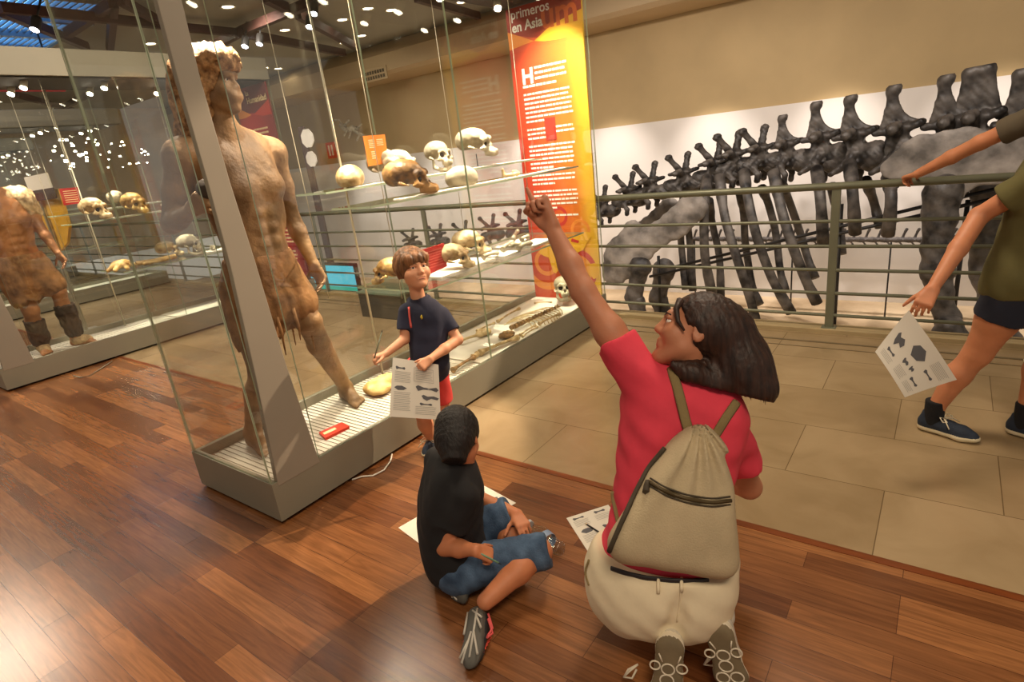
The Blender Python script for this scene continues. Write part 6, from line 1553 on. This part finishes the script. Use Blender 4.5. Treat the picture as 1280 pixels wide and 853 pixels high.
for sd in 'LR':
    kn, an = J['kn'+sd], J['an'+sd]; D_ = SD(np.minimum(kn, an)-.16, np.maximum(kn, an)+.16, .008); D_.add(cap(kn*.7+an*.3, an*.85+kn*.15, .088, .08)); D_.cut(kn*.72+an*.28, _n(kn-an), .01); shag(D_, .012, 60); D_.mesh('fur_boot', 'fur_dark', s2)
    D_ = SD(an-.2, an+[.26, .26, .1], .008); td = _n(J['toe'+sd]); D_.add(cap(an-V3(0, 0, .03), an-V3(0, 0, .045)+td*.1, .06, .045)); shag(D_, .006, 60); D_.cut((0, 0, DK+.006), -UP); D_.mesh('foot_wrap', 'fur_tan', s2)
# ------------------------------------------------------------------ printed work sheets, bottle, cable
pm('paper', (226, 220, 206), .8); pm('ink_grey', (92, 92, 96), .8); pm('ink_light', (168, 164, 156), .8)
glassmat('plastic', (.86, .88, .88, 1), 1.55)
TOOL = [(0, .2), (.12, 0), (.35, .25), (.7, .1), (1, .4), (.9, .75), (.55, .6), (.3, 1), (.1, .7)]
HANDAX = [(0, .5), (.2, .1), (.6, 0), (1, .45), (.75, .9), (.3, 1)]
BONE = [(0, .3), (.1, 0), (.25, .3), (.75, .35), (.9, .1), (1, .5), (.9, .9), (.7, .65), (.25, .7), (.1, 1)]
def sheet(name, label, P, prints, bend=(0, 0), loc=None, thick=.0009):
    """P: corners tl, tr, br, bl; prints: (shape or 'lines', u0, v0, u1, v1, ink)"""
    P = [np.array(p, float) for p in P]; nn = _n(np.cross(P[3]-P[0], P[1]-P[0]))
    def fn(u, v):
        q = (P[0]*(1-u)+P[1]*u)*(1-v)+(P[3]*(1-u)+P[2]*u)*v
        return q+nn*(bend[0]*4*u*(1-u)+bend[1]*4*v*(1-v))
    g = MB()
    for sgn in (1, -1):
        g.grid(lambda u, v: fn(u, v)+nn*thick*.5*sgn, 8, 8, 0)
    for (sh, u0, v0, u1, v1, ink) in prints:
        for sgn in ((1, -1) if ink == 9 else (1,)):
            of = nn*(thick*.5+.0007)
            if sh == 'lines':
                k = max(2, int((v1-v0)/.028))
                for i in range(k):
                    v = v0+(v1-v0)*i/k; e = u1-(u1-u0)*(.1*((i*37) % 5)/5)
                    g.add([fn(u0, v)+of, fn((u0+e)/2, v)+of, fn(e, v)+of, fn(e, v+.008)+of, fn((u0+e)/2, v+.008)+of, fn(u0, v+.008)+of], [(0, 1, 4, 5), (1, 2, 3, 4)], 2)
            elif sh == 'box':
                w = .006
                for (a, b, c, d) in ((u0, v0, u1, v0+w), (u0, v1-w, u1, v1), (u0, v0, u0+w, v1), (u1-w, v0, u1, v1)):
                    m_ = [(a+(c-a)*t, b) for t in (0, .5, 1)]+[(a+(c-a)*t, d) for t in (1, .5, 0)]
                    g.add([fn(*q)+of for q in m_], [(0, 1, 4, 5), (1, 2, 3, 4)], 2)
            else:
                pts = [fn(u0+(u1-u0)*x, v0+(v1-v0)*y)+of for (x, y) in sh]; c = np.mean(pts, 0); k = len(pts)
                g.add(pts+[c], [(i, (i+1) % k, k) for i in range(k)], 1)
    c = np.mean(P, 0) if loc is None else loc
    o = g.build(name, ['paper', 'ink_grey', 'ink_light'], None, origin=tuple(c)); return tag(o, label, 'paper', 'printed work sheets')
pr_a = [(BONE, .07, .13, .28, .19, 1), ('lines', .06, .22, .4, .42, 2), (HANDAX, .06, .46, .32, .54, 1), ('lines', .06, .57, .4, .9, 2), ('lines', .5, .16, .86, .34, 2), ('box', .46, .12, .88, .36, 2), (BONE, .5, .42, .98, .52, 1), (TOOL, .62, .58, .98, .68, 1), (BONE, .58, .72, .84, .77, 1), ('lines', .5, .79, .92, .95, 2)]
pr_b = [('box', .06, .05, .94, .95, 2), (TOOL, .5, .1, .82, .32, 1), (HANDAX, .12, .12, .3, .42, 1), ('lines', .1, .48, .46, .6, 2), (BONE, .14, .62, .3, .72, 1), (TOOL, .36, .6, .44, .74, 1), (TOOL, .5, .6, .56, .74, 1), ('lines', .5, .4, .9, .54, 2), ('lines', .1, .78, .46, .92, 2), (TOOL, .6, .64, .9, .72, 1), ('lines', .55, .78, .9, .9, 2)]
pr_c = [(BONE, .1, .06, .36, .12, 1), ('lines', .08, .15, .42, .3, 2), (BONE, .6, .05, .86, .12, 1), ('lines', .56, .16, .92, .3, 2), (HANDAX, .1, .36, .4, .47, 1), ('lines', .08, .5, .42, .68, 2), (TOOL, .58, .4, .88, .5, 1), ('lines', .56, .54, .92, .7, 2), (BONE, .1, .76, .34, .82, 1), ('lines', .56, .78, .92, .92, 2)]
d = 2.985
sheet('work_sheet', 'printed work sheet held upright by the boy in the polo', [atd(491, 447, d-.02), atd(548, 456, d+.02), atd(551, 525, d+.0), atd(487, 521, d-.05)], pr_a, (.006, .003))
d = 2.47
sheet('work_sheet', 'curled work sheet dangling from the hand of the walking youngster', [atd(1136, 388, d+.01), atd(1196, 475, d-.03), atd(1131, 497, d+.0), atd(1094, 440, d+.05)], [(TOOL, .1, .35, .28, .62, 1), (HANDAX, .36, .18, .62, .46, 1), (BONE, .12, .7, .3, .78, 1), ('lines', .08, .82, .34, .94, 2), (TOOL, .42, .56, .54, .68, 1), (TOOL, .58, .54, .66, .66, 1), ('lines', .7, .1, .95, .3, 2), (BONE, .72, .36, .9, .44, 1), ('lines', .44, .74, .66, .92, 2), (BONE, .72, .66, .9, .74, 1), ('lines', .72, .8, .94, .92, 2)], (.012, -.01))
z = .0012
A_, B_, D_ = atz(597, 603, z), atz(645, 629, z), atz(498, 660, z)
sheet('work_sheet', 'work sheet lying on the wooden floor under the sitting boy', [A_, B_, B_+D_-A_, D_], pr_c+[(BONE, .7, .3, .9, .36, 1)], (0, 0))
A_ = atz(708, 648, z); e1, e2 = _n(atz(755, 633, z)-A_), _n(atz(735, 690, z)-A_)
sheet('work_sheet', 'work sheet lying on the floor beside the kneeling woman', [A_, A_+e1*.21, A_+e1*.21+e2*.297, A_+e2*.297], pr_c)
p, q = atz(734, 656, .006), atz(748, 665, .006); pt = thing('pencil', 'dark pencil lying on the work sheet beside the kneeling woman', 'pencil', tuple(p)); dd = _n(q-p)
g = MB(); g.tube([p, p+dd*.12], .0035, 6); g.build('shaft', 'belt_dark', pt); g = MB(); g.tube([p, p-dd*.014], [.0035, .0006], 6); g.build('tip', 'bone_tan', pt)
# crumpled clear bottle lying by the knee
a, b = atz(663, 655, .034), atz(696, 684, .034); ax = _n(b-a)
bt = thing('water_bottle', 'crumpled clear plastic bottle lying behind the knee of the sitting boy', 'bottle', tuple(b*[1, 1, 0]))
sx, sy, _ = frame_of(ax); L_ = np.linalg.norm(b-a)+.03; prof = [(.0, .011), (.02, .011), (.028, .012), (.05, .022), (.075, .031), (.09, .029), (.1, .031), (.115, .028), (.125, .031), (.14, .029), (.155, .031), (.17, .028), (.18, .03), (.19, .028), (.194, .018), (.192, .0)]
g = MB(); vs = []; n = 22
for (t, r) in prof:
    for j in range(n):
        th = 2*PI*j/n; rr_ = r*(1+.10*math.sin(3*th+t*60)*(t > .06)); vs.append(a+ax*(t*L_/.194)+(sx*math.cos(th)+sy*math.sin(th))*rr_)
g.add(vs, [(i*n+j, i*n+(j+1) % n, (i+1)*n+(j+1) % n, (i+1)*n+j) for i in range(len(prof)-1) for j in range(n)], 0, True); g.build('bottle_body', 'plastic', bt)
g = MB(); g.tube([a-ax*.012, a+ax*.006], .0145, 14); g.build('cap', pm('cap_clear', (190, 196, 200), .3), bt)
g = MB(); g.tube([a+ax*.098*L_/.194, a+ax*.128*L_/.194], .0318, 20, caps=False); g.build('label_band', pm('label_blue', (120, 140, 170), .4), bt)
# white cable looping out from under the showcase
g = MB(); pts = [atz(x, y, .006) for (x, y) in ((440, 600), (452, 596), (466, 595), (480, 588), (488, 577), (490, 568))]; g.tube(pts, .0045, 8)
tag(g.build('power_cable', 'deck_white', None, origin=tuple(pts[0])), 'thin white cable looping out from under the front showcase', 'cable')
g = MB(); pts = [atz(x, y, .006) for (x, y) in ((92, 470), (100, 472), (112, 470), (126, 461), (140, 452))]; g.tube(pts, .006, 8)
tag(g.build('power_cable', 'case_grey', None, origin=tuple(pts[0])), 'grey cable looping out from under the second showcase', 'cable')
